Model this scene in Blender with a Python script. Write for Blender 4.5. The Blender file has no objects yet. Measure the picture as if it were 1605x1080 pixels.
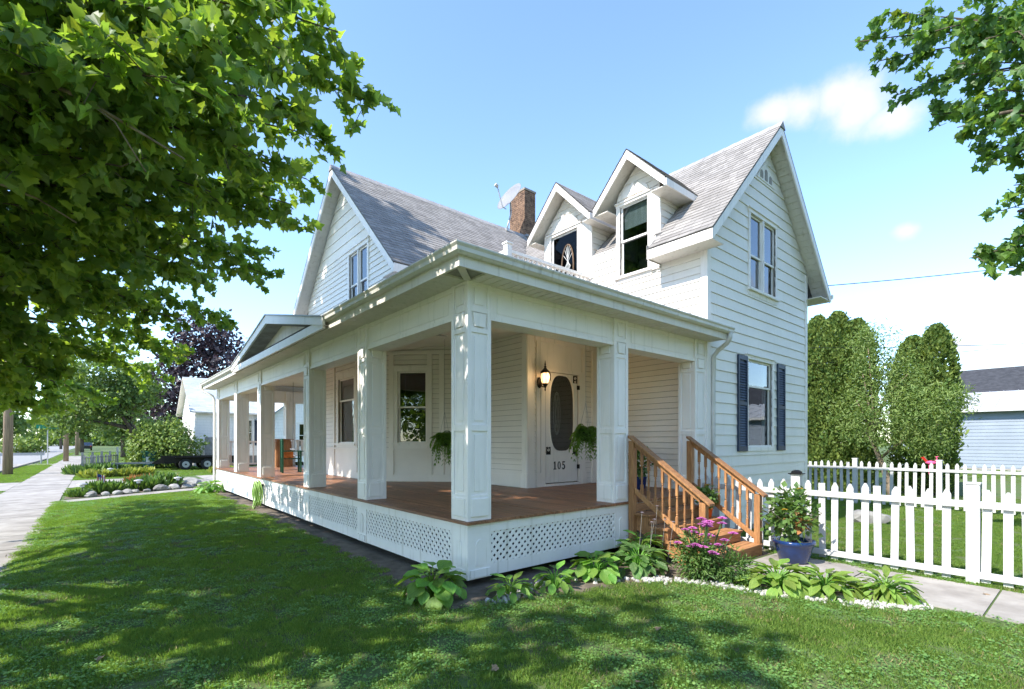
import bpy, bmesh, math, random
import numpy as np
from mathutils import Vector, Matrix
R = math.radians
random.seed(7); rng = np.random.default_rng(7)
scene = bpy.context.scene
col = scene.collection
# ------------------------------------------------------------------ camera
cam = bpy.data.cameras.new('camera'); camo = bpy.data.objects.new('camera', cam); col.objects.link(camo)
camo.location = (-3.237, -4.606, 1.6); camo.rotation_euler = (R(90), 0, R(-40.25))
cam.sensor_fit = 'HORIZONTAL'; cam.sensor_width = 36; cam.lens = 17.29; cam.shift_y = 0.0947
cam.clip_start = 0.05; cam.clip_end = 3000
scene.camera = camo
# ------------------------------------------------------------------ sun, sky, exposure
SUN = Vector((-1.0, 0.045, 1.04)).normalized()
EL = math.asin(SUN.z); AZ = math.atan2(SUN.x, SUN.y)
sl = bpy.data.lights.new('sun', 'SUN'); sl.energy = 1.85; sl.angle = R(0.55); sl.color = (1.0, 0.955, 0.88)
so = bpy.data.objects.new('sun', sl); col.objects.link(so); so.location = (-30, 0, 40)
so.rotation_euler = SUN.to_track_quat('Z', 'Y').to_euler()
W = bpy.data.worlds.new('World'); scene.world = W; W.use_nodes = True
nt = W.node_tree; nt.nodes.clear()
def N(t, **k):
    n = nt.nodes.new(t)
    for a, b in k.items(): setattr(n, a, b)
    return n
def L(a, b): nt.links.new(a, b)
sky = N('ShaderNodeTexSky', sky_type='NISHITA', sun_disc=False, sun_elevation=EL, sun_rotation=AZ)
sky.air_density = 1.0; sky.dust_density = 0.2; sky.ozone_density = 0.8; sky.altitude = 300
tc = N('ShaderNodeTexCoord')
CL = [((0.798,0.316,0.505),(0.05,0.028)),((0.813,0.281,0.505),(0.055,0.034)),((0.825,0.243,0.505),(0.05,0.045)),((0.845,0.218,0.49),(0.055,0.045)),((0.868,0.184,0.461),(0.05,0.028)),
      ((0.931,0.182,0.317),(0.022,0.015)),((0.976,0.135,0.145),(0.06,0.020)),((0.98,0.097,0.168),(0.05,0.022)),((0.969,0.064,0.228),(0.045,0.018)),((0.989,0.06,0.10),(0.08,0.022)),
      ((-0.5,-0.7,0.5),(0.20,0.10)),((0.3,-0.85,0.42),(0.22,0.10)),((-0.8,0.5,0.33),(0.12,0.05)),((0.85,-0.5,0.25),(0.20,0.06)),((-0.2,-0.9,0.25),(0.22,0.07)),((-0.75,-0.55,0.28),(0.2,0.07)),((0.1,-0.5,0.85),(0.16,0.10)),((-0.95,-0.1,0.22),(0.2,0.05)),((0.65,-0.7,0.42),(0.16,0.07)),((-0.35,-0.35,0.87),(0.12,0.08))]  # last row: unseen clouds, added to give neutral fill light
nz = N('ShaderNodeTexNoise'); nz.inputs['Scale'].default_value = 12.0; nz.inputs['Detail'].default_value = 7.0; nz.inputs['Roughness'].default_value = 0.58
L(tc.outputs['Generated'], nz.inputs['Vector'])
acc = None
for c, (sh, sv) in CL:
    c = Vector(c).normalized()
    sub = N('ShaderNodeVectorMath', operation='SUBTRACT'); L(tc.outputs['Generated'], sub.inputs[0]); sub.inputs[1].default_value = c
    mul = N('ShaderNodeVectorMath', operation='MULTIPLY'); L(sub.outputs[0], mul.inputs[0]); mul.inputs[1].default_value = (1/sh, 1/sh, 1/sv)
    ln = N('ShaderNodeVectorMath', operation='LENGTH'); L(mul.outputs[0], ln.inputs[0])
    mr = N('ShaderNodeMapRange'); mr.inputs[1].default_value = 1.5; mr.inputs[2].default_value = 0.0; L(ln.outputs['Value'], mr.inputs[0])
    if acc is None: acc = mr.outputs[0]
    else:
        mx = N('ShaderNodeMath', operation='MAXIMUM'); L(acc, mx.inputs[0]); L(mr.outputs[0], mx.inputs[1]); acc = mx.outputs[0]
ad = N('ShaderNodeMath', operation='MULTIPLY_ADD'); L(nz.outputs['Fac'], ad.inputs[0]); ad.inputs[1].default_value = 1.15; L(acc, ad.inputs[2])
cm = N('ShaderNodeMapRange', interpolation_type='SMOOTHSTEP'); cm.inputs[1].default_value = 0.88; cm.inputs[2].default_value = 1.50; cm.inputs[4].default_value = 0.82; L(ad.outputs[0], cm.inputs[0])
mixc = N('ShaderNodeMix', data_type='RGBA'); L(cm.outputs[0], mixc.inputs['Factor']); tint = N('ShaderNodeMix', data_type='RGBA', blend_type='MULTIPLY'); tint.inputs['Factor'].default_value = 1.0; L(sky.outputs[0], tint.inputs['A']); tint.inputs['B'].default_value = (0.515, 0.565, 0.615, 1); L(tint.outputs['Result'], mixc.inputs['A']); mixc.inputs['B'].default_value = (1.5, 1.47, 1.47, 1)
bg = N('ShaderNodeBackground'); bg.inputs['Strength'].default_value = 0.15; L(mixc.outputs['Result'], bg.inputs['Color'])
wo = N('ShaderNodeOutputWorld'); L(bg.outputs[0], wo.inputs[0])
vs = scene.view_settings; vs.view_transform = 'Standard'; vs.look = 'None'; vs.gamma = 1.0; vs.use_curve_mapping = False; vs.exposure = 2.35
scene.cycles.use_denoising = True
scene.cycles.max_bounces = 8; scene.cycles.transparent_max_bounces = 16
# ------------------------------------------------------------------ materials
MATS = {}
def mat(name, c, rough=0.6, var=0.12, scale=3.0, bump=0.0, bscale=60.0, spec=0.35, metal=0.0, stretch=None, c2=None, lo=0.35, hi=0.65, obj_var=0.0, hue=0.0, transl=0.0, tcol=None, coords='Object', streak=None):
    if name in MATS: return MATS[name]
    m = bpy.data.materials.new(name); m.use_nodes = True; t = m.node_tree; n = t.nodes; b = n['Principled BSDF']
    b.inputs['Roughness'].default_value = rough; b.inputs['Specular IOR Level'].default_value = spec; b.inputs['Metallic'].default_value = metal
    tcn = n.new('ShaderNodeTexCoord'); mp = n.new('ShaderNodeMapping'); t.links.new(tcn.outputs[coords], mp.inputs[0])
    if stretch: mp.inputs['Scale'].default_value = stretch
    nz = n.new('ShaderNodeTexNoise'); nz.inputs['Scale'].default_value = scale; nz.inputs['Detail'].default_value = 6; nz.inputs['Roughness'].default_value = 0.6
    t.links.new(mp.outputs[0], nz.inputs[0])
    c2 = c2 or tuple(x*(1-var*2) for x in c)
    mr = n.new('ShaderNodeMapRange'); mr.inputs[1].default_value = lo; mr.inputs[2].default_value = hi; t.links.new(nz.outputs[0], mr.inputs[0])
    mx = n.new('ShaderNodeMix'); mx.data_type = 'RGBA'; mx.inputs['A'].default_value = (*c2, 1); mx.inputs['B'].default_value = (*c, 1); t.links.new(mr.outputs[0], mx.inputs['Factor'])
    out = mx.outputs['Result']
    if streak:                       # rain streaks and grime with a shape of their own
        mp2 = n.new('ShaderNodeMapping'); mp2.inputs['Scale'].default_value = (9, 9, 0.7); t.links.new(tcn.outputs[coords], mp2.inputs[0])
        n2 = n.new('ShaderNodeTexNoise'); n2.inputs['Scale'].default_value = 1.6; n2.inputs['Detail'].default_value = 5; t.links.new(mp2.outputs[0], n2.inputs[0])
        m2 = n.new('ShaderNodeMapRange'); m2.inputs[1].default_value = 0.56; m2.inputs[2].default_value = 0.74; m2.inputs[4].default_value = streak[1]; t.links.new(n2.outputs[0], m2.inputs[0])
        x2 = n.new('ShaderNodeMix'); x2.data_type = 'RGBA'; x2.inputs['B'].default_value = (*streak[0], 1); t.links.new(out, x2.inputs['A']); t.links.new(m2.outputs[0], x2.inputs['Factor']); out = x2.outputs['Result']
    if obj_var or hue:
        oi = n.new('ShaderNodeObjectInfo'); hs = n.new('ShaderNodeHueSaturation'); t.links.new(out, hs.inputs['Color'])
        m3 = n.new('ShaderNodeMapRange'); m3.inputs[3].default_value = 1-obj_var; m3.inputs[4].default_value = 1+obj_var; t.links.new(oi.outputs['Random'], m3.inputs[0]); t.links.new(m3.outputs[0], hs.inputs['Value'])
        if hue:
            m4 = n.new('ShaderNodeMapRange'); m4.inputs[3].default_value = 0.5-hue; m4.inputs[4].default_value = 0.5+hue; t.links.new(oi.outputs['Random'], m4.inputs[0]); t.links.new(m4.outputs[0], hs.inputs['Hue'])
        out = hs.outputs[0]
    t.links.new(out, b.inputs['Base Color'])
    if bump:
        nb = n.new('ShaderNodeTexNoise'); nb.inputs['Scale'].default_value = bscale; nb.inputs['Detail'].default_value = 4; t.links.new(mp.outputs[0], nb.inputs[0])
        bp = n.new('ShaderNodeBump'); bp.inputs['Strength'].default_value = bump; bp.inputs['Distance'].default_value = 0.01; t.links.new(nb.outputs[0], bp.inputs['Height']); t.links.new(bp.outputs[0], b.inputs['Normal'])
    if transl:
        tr = n.new('ShaderNodeBsdfTranslucent'); ms = n.new('ShaderNodeMixShader'); ms.inputs[0].default_value = transl
        if tcol:
            xx = n.new('ShaderNodeMix'); xx.data_type = 'RGBA'; xx.blend_type = 'MULTIPLY'; xx.inputs['Factor'].default_value = 1; t.links.new(out, xx.inputs['A']); xx.inputs['B'].default_value = (*tcol, 1); t.links.new(xx.outputs['Result'], tr.inputs[0])
        else: t.links.new(out, tr.inputs[0])
        o = n['Material Output']; t.links.new(b.outputs[0], ms.inputs[1]); t.links.new(tr.outputs[0], ms.inputs[2]); t.links.new(ms.outputs[0], o.inputs[0])
    MATS[name] = m; return m
def leafmat(name, c, c2, transl=0.4, tcol=(2.2, 2.0, 0.9), rough=0.45, scale=1.3, spec=0.4):
    """foliage: colour varies by place and by leaf (a random value stored per leaf)"""
    m = bpy.data.materials.new(name); m.use_nodes = True; t = m.node_tree; n = t.nodes; b = n['Principled BSDF']
    b.inputs['Roughness'].default_value = rough; b.inputs['Specular IOR Level'].default_value = spec
    at = n.new('ShaderNodeAttribute'); at.attribute_name = 'rnd'
    tcn = n.new('ShaderNodeTexCoord'); nz = n.new('ShaderNodeTexNoise'); nz.inputs['Scale'].default_value = scale; nz.inputs['Detail'].default_value = 3; t.links.new(tcn.outputs['Object'], nz.inputs[0])
    ad = n.new('ShaderNodeMath'); ad.operation = 'MULTIPLY_ADD'; ad.inputs[1].default_value = 0.75; t.links.new(at.outputs['Fac'], ad.inputs[0])
    s2 = n.new('ShaderNodeMath'); s2.operation = 'SUBTRACT'; s2.inputs[1].default_value = 0.35; t.links.new(nz.outputs[0], s2.inputs[0]); t.links.new(s2.outputs[0], ad.inputs[2])
    mx = n.new('ShaderNodeMix'); mx.data_type = 'RGBA'; mx.inputs['A'].default_value = (*c2, 1); mx.inputs['B'].default_value = (*c, 1); t.links.new(ad.outputs[0], mx.inputs['Factor'])
    t.links.new(mx.outputs['Result'], b.inputs['Base Color'])
    tr = n.new('ShaderNodeBsdfTranslucent'); ms = n.new('ShaderNodeMixShader'); ms.inputs[0].default_value = transl
    xx = n.new('ShaderNodeMix'); xx.data_type = 'RGBA'; xx.blend_type = 'MULTIPLY'; xx.inputs['Factor'].default_value = 1; t.links.new(mx.outputs['Result'], xx.inputs['A']); xx.inputs['B'].default_value = (*tcol, 1); t.links.new(xx.outputs['Result'], tr.inputs[0])
    t.links.new(b.outputs[0], ms.inputs[1]); t.links.new(tr.outputs[0], ms.inputs[2]); t.links.new(ms.outputs[0], n['Material Output'].inputs[0])
    MATS[name] = m; return m
def glassmat(name, tint=(0.55, 0.6, 0.6), base=0.16, mult=1.4):
    m = bpy.data.materials.new(name); m.use_nodes = True; t = m.node_tree; n = t.nodes; n.remove(n['Principled BSDF'])
    lw = n.new('ShaderNodeFresnel'); lw.inputs['IOR'].default_value = 1.5
    a = n.new('ShaderNodeMath'); a.operation = 'MULTIPLY_ADD'; a.inputs[1].default_value = mult; a.inputs[2].default_value = base; a.use_clamp = True; t.links.new(lw.outputs[0], a.inputs[0])
    g = n.new('ShaderNodeBsdfGlossy'); g.inputs['Roughness'].default_value = 0.015; g.inputs[0].default_value = (0.9, 0.93, 0.95, 1)
    tcn = n.new('ShaderNodeTexCoord'); nz = n.new('ShaderNodeTexNoise'); nz.inputs['Scale'].default_value = 2.2; t.links.new(tcn.outputs['Object'], nz.inputs[0])
    bp = n.new('ShaderNodeBump'); bp.inputs['Strength'].default_value = 0.05; bp.inputs['Distance'].default_value = 0.05; t.links.new(nz.outputs[0], bp.inputs['Height']); t.links.new(bp.outputs[0], g.inputs['Normal'])
    tr = n.new('ShaderNodeBsdfTransparent'); tr.inputs[0].default_value = (*tint, 1)
    ms = n.new('ShaderNodeMixShader'); ge = n.new('ShaderNodeNewGeometry'); iv = n.new('ShaderNodeMath'); iv.operation = 'SUBTRACT'; iv.inputs[0].default_value = 1.0; t.links.new(ge.outputs['Backfacing'], iv.inputs[1]); mu = n.new('ShaderNodeMath'); mu.operation = 'MULTIPLY'; t.links.new(a.outputs[0], mu.inputs[0]); t.links.new(iv.outputs[0], mu.inputs[1]); t.links.new(mu.outputs[0], ms.inputs[0]); t.links.new(tr.outputs[0], ms.inputs[1]); t.links.new(g.outputs[0], ms.inputs[2]); t.links.new(ms.outputs[0], n['Material Output'].inputs[0])
    MATS[name] = m; return m
def emit(name, c, s):
    m = bpy.data.materials.new(name); m.use_nodes = True; b = m.node_tree.nodes['Principled BSDF']
    b.inputs['Base Color'].default_value = (*c, 1); b.inputs['Emission Color'].default_value = (*c, 1); b.inputs['Emission Strength'].default_value = s
    MATS[name] = m; return m
GR = ((0.42, 0.39, 0.30), 0.35)
mat('paint', (0.85, 0.80, 0.745), 0.5, 0.035, 1.6, 0.12, 70, streak=((0.52, 0.51, 0.45), 0.45))
mat('paint_low', (0.82, 0.785, 0.74), 0.55, 0.05, 1.6, 0.15, 70, streak=((0.42, 0.385, 0.30), 0.62), obj_var=0.03)
mat('siding', (0.83, 0.785, 0.715), 0.5, 0.04, 0.9, 0.08, 45, obj_var=0.025, streak=((0.58, 0.55, 0.45), 0.25))
mat('porch_siding', (0.84, 0.785, 0.72), 0.5, 0.04, 1.2, 0.08, 45, obj_var=0.02)
mat('soffit', (0.70, 0.655, 0.58), 0.6, 0.06, 1.5, streak=((0.36, 0.32, 0.24), 0.5))
mat('gutter', (0.62, 0.595, 0.53), 0.4, 0.08, 2.0, spec=0.5, streak=((0.30, 0.27, 0.20), 0.55))
mat('shingle', (0.37, 0.35, 0.345), 0.95, 0.22, 1.2, 0.7, 160, c2=(0.24, 0.225, 0.22), lo=0.3, hi=0.7)
mat('roof_edge', (0.16, 0.155, 0.15), 0.9, 0.1)
mat('deck', (0.34, 0.155, 0.075), 0.42, 0.2, 2.0, 0.25, 40, stretch=(14, 0.9, 14), obj_var=0.25, c2=(0.14, 0.062, 0.034), spec=0.4)
mat('cedar', (0.42, 0.205, 0.080), 0.6, 0.2, 3.5, 0.3, 50, stretch=(9, 9, 1.2), c2=(0.235, 0.105, 0.040), obj_var=0.18)
mat('cedar_y', (0.42, 0.205, 0.085), 0.65, 0.2, 3.5, 0.3, 50, stretch=(1.2, 11, 11), c2=(0.24, 0.11, 0.044), obj_var=0.16)
mat('brick', (0.27, 0.165, 0.105), 0.9, 0.25, 9, 0.6, 120, c2=(0.10, 0.06, 0.042))
mat('mortar', (0.30, 0.25, 0.20), 0.95, 0.1, 20)
mat('navy', (0.022, 0.040, 0.075), 0.45, 0.15, 4)
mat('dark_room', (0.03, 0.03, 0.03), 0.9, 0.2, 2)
mat('curtain', (0.72, 0.72, 0.70), 0.9, 0.15, 2, stretch=(8, 8, 0.5))
mat('brown_curtain', (0.20, 0.13, 0.085), 0.9, 0.2, 2, stretch=(10, 10, 0.4))
mat('black_metal', (0.018, 0.016, 0.015), 0.4, 0.2, 10, metal=0.4)
mat('grey_metal', (0.42, 0.42, 0.42), 0.45, 0.1, 5, metal=0.3)
mat('dish_grey', (0.24, 0.24, 0.25), 0.5, 0.06, 3)
mat('concrete', (0.36, 0.33, 0.295), 0.9, 0.14, 2.2, 0.35, 140, c2=(0.235, 0.21, 0.185), obj_var=0.06)
mat('asphalt', (0.30, 0.29, 0.28), 0.9, 0.1, 3, 0.3, 200)
mat('soil', (0.17, 0.135, 0.10), 1.0, 0.3, 5, 0.8, 30, c2=(0.085, 0.068, 0.05))
mat('ground', (0.075, 0.120, 0.030), 1.0, 0.2, 0.9, 0.8, 40, c2=(0.10, 0.10, 0.04), lo=0.2, hi=0.6)
mat('stone', (0.36, 0.35, 0.33), 0.9, 0.2, 5, 0.7, 20, obj_var=0.3, c2=(0.2, 0.19, 0.18))
mat('white_stone', (0.52, 0.50, 0.47), 0.85, 0.2, 25, c2=(0.30, 0.28, 0.25))
mat('screen_black', (0.010, 0.010, 0.011), 0.8, 0.2, 30)
mat('shaded_sheathing', (0.28, 0.25, 0.21), 0.9, 0.15, 3)  # wall core darkened so the gaps between boards read as shadow lines
mat('bark', (0.15, 0.115, 0.085), 0.95, 0.3, 5, 1.0, 14, stretch=(3, 3, 0.6), c2=(0.065, 0.05, 0.038))
mat('pale_bark', (0.27, 0.21, 0.15), 0.95, 0.25, 5, 0.8, 14, stretch=(3, 3, 0.6), c2=(0.12, 0.09, 0.06))
mat('pole_wood', (0.36, 0.26, 0.175), 0.9, 0.2, 4, 0.5, 30, stretch=(5, 5, 0.4), c2=(0.22, 0.16, 0.11))
mat('terracotta', (0.75, 0.16, 0.03), 0.5, 0.1, 4)
mat('blue_glaze', (0.012, 0.045, 0.17), 0.12, 0.3, 3, spec=0.7)
mat('hose', (0.26, 0.42, 0.10), 0.4, 0.1, 8)
mat('pink', (0.72, 0.22, 0.58), 0.7, 0.2, 30, obj_var=0.25, transl=0.25)
mat('red_flower', (0.60, 0.04, 0.02), 0.6, 0.15, 30, obj_var=0.2)
mat('yellow', (0.65, 0.42, 0.04), 0.6, 0.15, 30)
mat('hotpink', (0.85, 0.10, 0.25), 0.5, 0.1, 10)
mat('bin_green', (0.02, 0.12, 0.10), 0.45, 0.12, 4)
mat('label_white', (0.7, 0.7, 0.7), 0.5, 0.05)
mat('tyre', (0.02, 0.02, 0.02), 0.85, 0.2, 10)
mat('weathered', (0.36, 0.34, 0.31), 0.9, 0.2, 4, 0.3, 30, c2=(0.22, 0.205, 0.19))
mat('green_chair', (0.012, 0.085, 0.045), 0.5, 0.15, 5)
mat('blue_grey_siding', (0.255, 0.295, 0.35), 0.6, 0.06, 1.0, obj_var=0.03)
mat('white_metal_roof', (0.43, 0.43, 0.43), 0.5, 0.05, 1.0)
mat('dark_roof', (0.055, 0.055, 0.06), 0.95, 0.25, 3, 0.4, 90)
mat('nb_roof', (0.42, 0.44, 0.45), 0.95, 0.15, 3, 0.4, 90)
mat('street_green', (0.01, 0.22, 0.13), 0.4, 0.05)
mat('car_paint', (0.03, 0.03, 0.035), 0.25, 0.1, 2, spec=0.6)
mat('cushion', (0.62, 0.20, 0.05), 0.8, 0.2, 8)
leafmat('maple', (0.205, 0.295, 0.062), (0.080, 0.172, 0.046), 0.58, (2.1, 1.9, 0.7))
leafmat('maple_r', (0.15, 0.245, 0.055), (0.055, 0.13, 0.042), 0.45, (2.0, 2.0, 0.8))
leafmat('arbor', (0.200, 0.255, 0.050), (0.060, 0.130, 0.030), 0.25, (1.6, 1.5, 0.8), 0.7, 2.2)
leafmat('tree_leaf', (0.165, 0.235, 0.060), (0.060, 0.120, 0.032), 0.35, (1.9, 1.8, 0.8), 0.5, 1.6)
leafmat('loose_leaf', (0.235, 0.305, 0.085), (0.095, 0.175, 0.045), 0.35, (1.8, 1.7, 0.8), 0.5, 1.6)
leafmat('purple', (0.060, 0.042, 0.052), (0.020, 0.017, 0.022), 0.2, (1.5, 1.0, 1.2))
leafmat('shrub', (0.24, 0.31, 0.060), (0.10, 0.17, 0.035), 0.25, (1.5, 1.5, 0.8), 0.5, 1.2)
leafmat('grass', (0.285, 0.375, 0.088), (0.125, 0.250, 0.054), 0.45, (1.7, 1.8, 0.6), 0.5, 1.1)
leafmat('clover', (0.235, 0.375, 0.098), (0.125, 0.260, 0.070), 0.42, (1.7, 1.8, 0.7), 0.5, 1.1)
leafmat('plant', (0.140, 0.225, 0.055), (0.050, 0.115, 0.030), 0.3, (1.8, 1.8, 0.7), 0.45, 4.0)
leafmat('fern', (0.16, 0.29, 0.045), (0.06, 0.15, 0.025), 0.35, (1.9, 1.9, 0.7), 0.5, 4.0)
leafmat('yellow_leaf', (0.36, 0.36, 0.06), (0.16, 0.24, 0.04), 0.3, (1.5, 1.5, 0.8), 0.5, 3.0)
leafmat('orange_grass', (0.42, 0.17, 0.06), (0.25, 0.20, 0.06), 0.3, (1.5, 1.3, 0.8), 0.6, 3.0)
mat('hosta', (0.20, 0.345, 0.06), 0.4, 0.2, 9, 0.5, 26, obj_var=0.35, hue=0.018, transl=0.35, tcol=(2.0, 1.9, 0.7), c2=(0.12, 0.245, 0.04), stretch=(3, 0.5, 1))
mat('maple_big', (0.19, 0.285, 0.055), 0.4, 0.2, 12, obj_var=0.45, hue=0.012, transl=0.42, tcol=(2.3, 2.0, 0.7), c2=(0.11, 0.205, 0.045))
glassmat('glass', (0.55, 0.6, 0.6), 0.05); glassmat('screen_glass', (0.45, 0.47, 0.48), 0.0, 0.35)
emit('bulb', (1.0, 0.62, 0.25), 6.0)
emit('amber_glass', (0.85, 0.48, 0.20), 0.9)
# ------------------------------------------------------------------ building helpers
def wloc(o):
    v = Vector((0, 0, 0))
    while o is not None: v += o.location; o = o.parent
    return v
class Fr:
    """a vertical plane: origin o, horizontal direction u, outward normal n"""
    def __init__(s, o, u, n): s.o = Vector(o); s.u = Vector(u).normalized(); s.n = Vector(n).normalized()
    def P(s, a, z, d=0.0): p = s.o + s.u*a + s.n*d; return Vector((p.x, p.y, z))
class MB:
    def __init__(s): s.v = []; s.f = []
    def add(s, vs, fs):
        b = len(s.v); s.v += [Vector(p) for p in vs]; s.f += [tuple(i+b for i in f) for f in fs]; return s
    def hexa(s, p):      # p: 4 bottom, 4 top
        return s.add(p, [(0,3,2,1),(4,5,6,7),(0,1,5,4),(1,2,6,5),(2,3,7,6),(3,0,4,7)])
    def box(s, x0, x1, y0, y1, z0, z1):
        return s.hexa([(x0,y0,z0),(x1,y0,z0),(x1,y1,z0),(x0,y1,z0),(x0,y0,z1),(x1,y0,z1),(x1,y1,z1),(x0,y1,z1)])
    def fbox(s, fr, a0, a1, z0, z1, d0, d1):
        P = fr.P; return s.hexa([P(a0,z0,d1),P(a1,z0,d1),P(a1,z0,d0),P(a0,z0,d0),P(a0,z1,d1),P(a1,z1,d1),P(a1,z1,d0),P(a0,z1,d0)])
    def prism(s, pts, vec):
        n = len(pts); a = [Vector(p) for p in pts]; b = [p+Vector(vec) for p in a]
        return s.add(a+b, [tuple(range(n-1,-1,-1)), tuple(range(n,2*n))]+[(i,(i+1)%n,n+(i+1)%n,n+i) for i in range(n)])
    def fprism(s, fr, pts, d0, d1): return s.prism([fr.P(a, z, d0) for a, z in pts], fr.n*(d1-d0))
    def tube(s, pts, r, k=8, caps=True):
        pts = [Vector(p) for p in pts]; n = len(pts); rr = r if hasattr(r, '__len__') else [r]*n
        vs = []; up = None
        for i, p in enumerate(pts):
            d = (pts[min(i+1,n-1)]-pts[max(i-1,0)]).normalized()
            if up is None: up = d.orthogonal().normalized()
            up = (up - d*up.dot(d)); up = up.normalized() if up.length > 1e-6 else d.orthogonal().normalized()
            w = d.cross(up)
            vs += [p + (up*math.cos(2*math.pi*j/k)+w*math.sin(2*math.pi*j/k))*rr[i] for j in range(k)]
        fs = [(i*k+j, i*k+(j+1)%k, (i+1)*k+(j+1)%k, (i+1)*k+j) for i in range(n-1) for j in range(k)]
        if caps: fs += [tuple(range(k-1,-1,-1)), tuple((n-1)*k+j for j in range(k))]
        return s.add(vs, fs)
    def lathe(s, prof, c, k=16, axis=None):
        c = Vector(c); vs = []
        for r_, z in prof: vs += [c+Vector((r_*math.cos(2*math.pi*j/k), r_*math.sin(2*math.pi*j/k), z)) for j in range(k)]
        n = len(prof); fs = [(i*k+j, i*k+(j+1)%k, (i+1)*k+(j+1)%k, (i+1)*k+j) for i in range(n-1) for j in range(k)]
        fs += [tuple(range(k-1,-1,-1)), tuple((n-1)*k+j for j in range(k))]
        return s.add(vs, fs)
    def mesh(s, name, m, off=(0,0,0), smooth=False):
        me = bpy.data.meshes.new(name); o = Vector(off); me.from_pydata([tuple(p-o) for p in s.v], [], s.f); me.update()
        me.materials.append(MATS[m] if isinstance(m, str) else m)
        bm = bmesh.new(); bm.from_mesh(me); bmesh.ops.recalc_face_normals(bm, faces=bm.faces); bm.to_mesh(me); bm.free()
        if smooth: me.polygons.foreach_set('use_smooth', [True]*len(me.polygons))
        return me
    def build(s, name, m, parent=None, smooth=False, bevel=0, **tags):
        off = wloc(parent) if parent else Vector((0,0,0))
        o = bpy.data.objects.new(name, s.mesh(name, m, off, smooth)); col.objects.link(o)
        if parent: o.parent = parent
        if bevel:
            b = o.modifiers.new('bevel', 'BEVEL'); b.width = bevel; b.segments = 2; b.limit_method = 'ANGLE'; b.angle_limit = R(40)
        for k, v in tags.items(): o[k] = v
        return o
def thing(name, label, cat, loc=(0,0,0), group=None):
    o = bpy.data.objects.new(name, None); col.objects.link(o); o.location = loc; o['label'] = label; o['category'] = cat
    o.empty_display_size = 0.2
    if group: o['group'] = group
    return o
def tag(o, label, cat, group=None):
    o['label'] = label; o['category'] = cat
    if group: o['group'] = group
    return o
def put(name, me, parent, loc=(0,0,0), rot=(0,0,0), sc=1.0):
    """an object that shares mesh data; loc in world space"""
    o = bpy.data.objects.new(name, me); col.objects.link(o); o.parent = parent
    o.location = Vector(loc) - (wloc(parent) if parent else Vector((0,0,0))); o.rotation_euler = rot
    o.scale = (sc, sc, sc) if not hasattr(sc, '__len__') else sc
    return o
def gz(x, y=0):
    """height of the ground: dips gently to the right of the house and rises again beyond the yard"""
    if x <= 0: return -0.085
    if x <= 15: return -0.085 - 0.02*x
    if x <= 22: return -0.385
    return min(-0.385 + 0.036*(x-22), 0.15)
# ------------------------------------------------------------------ wall, window and roof builders
def cutspan(a0, a1, ops, z0, z1, tol=0.02):
    sp = [(a0, a1)]
    for (b0, b1, c0, c1) in ops:
        if c1-tol <= z0 or c0+tol >= z1: continue
        new = []
        for s0, s1 in sp:
            if b1 <= s0 or b0 >= s1: new.append((s0, s1)); continue
            if b0 > s0: new.append((s0, b0))
            if b1 < s1: new.append((b1, s1))
        sp = new
    return [q for q in sp if q[1]-q[0] > 0.012]
def wall(parent, fr, ext, z0, z1, expo, ops=(), m='siding', breaks=(), core=True, d=0.0, name='wall'):
    """a clad wall: sheathing with openings, each course of clapboard a child board"""
    mb = MB(); zs = sorted(set([z0, z1]+[q for o in ops for q in o[2:] if z0 < q < z1]+list(breaks)))
    for a, b in zip(zs, zs[1:]):
        e0, e1 = ext(a), ext(b)
        for s0, s1 in cutspan(min(e0[0], e1[0]), max(e0[1], e1[1]), ops, a, b):
            P = fr.P; l0, l1, r0, r1 = max(s0, e0[0]), max(s0, e1[0]), min(s1, e0[1]), min(s1, e1[1])
            if r0-l0 < 0.005: continue
            mb.hexa([P(l0,a,d-.002),P(r0,a,d-.002),P(r0,a,d-.1),P(l0,a,d-.1),P(l1,b,d-.002),P(max(r1,l1),b,d-.002),P(max(r1,l1),b,d-.1),P(l1,b,d-.1)])
    w = mb.build(name, 'shaded_sheathing', parent)
    z = z0; ex = expo if callable(expo) else (lambda q: expo)
    while z < z1-0.02:
        t = min(z+ex(z), z1); e0, e1 = ext(z), ext(t)
        for s0, s1 in cutspan(min(e0[0], e1[0]), max(e0[1], e1[1]), ops, z, t, 0.04):
            l0, l1, r0, r1 = max(s0, e0[0]), max(s0, e1[0]), min(s1, e0[1]), min(s1, e1[1])
            if r0-l0 < 0.01: continue
            j = random.uniform(-.0015, .0015); P = fr.P
            zq = z+(.006 if m == 'porch_siding' else .004); MB().hexa([P(l0,zq,d+.023+j),P(r0,zq,d+.023+j),P(r0,zq,d),P(l0,zq,d),P(l1,t,d+.004),P(max(r1,l1),t,d+.004),P(max(r1,l1),t,d),P(l1,t,d)]).build('siding_board', m, w)
        z = t
    return w
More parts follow.
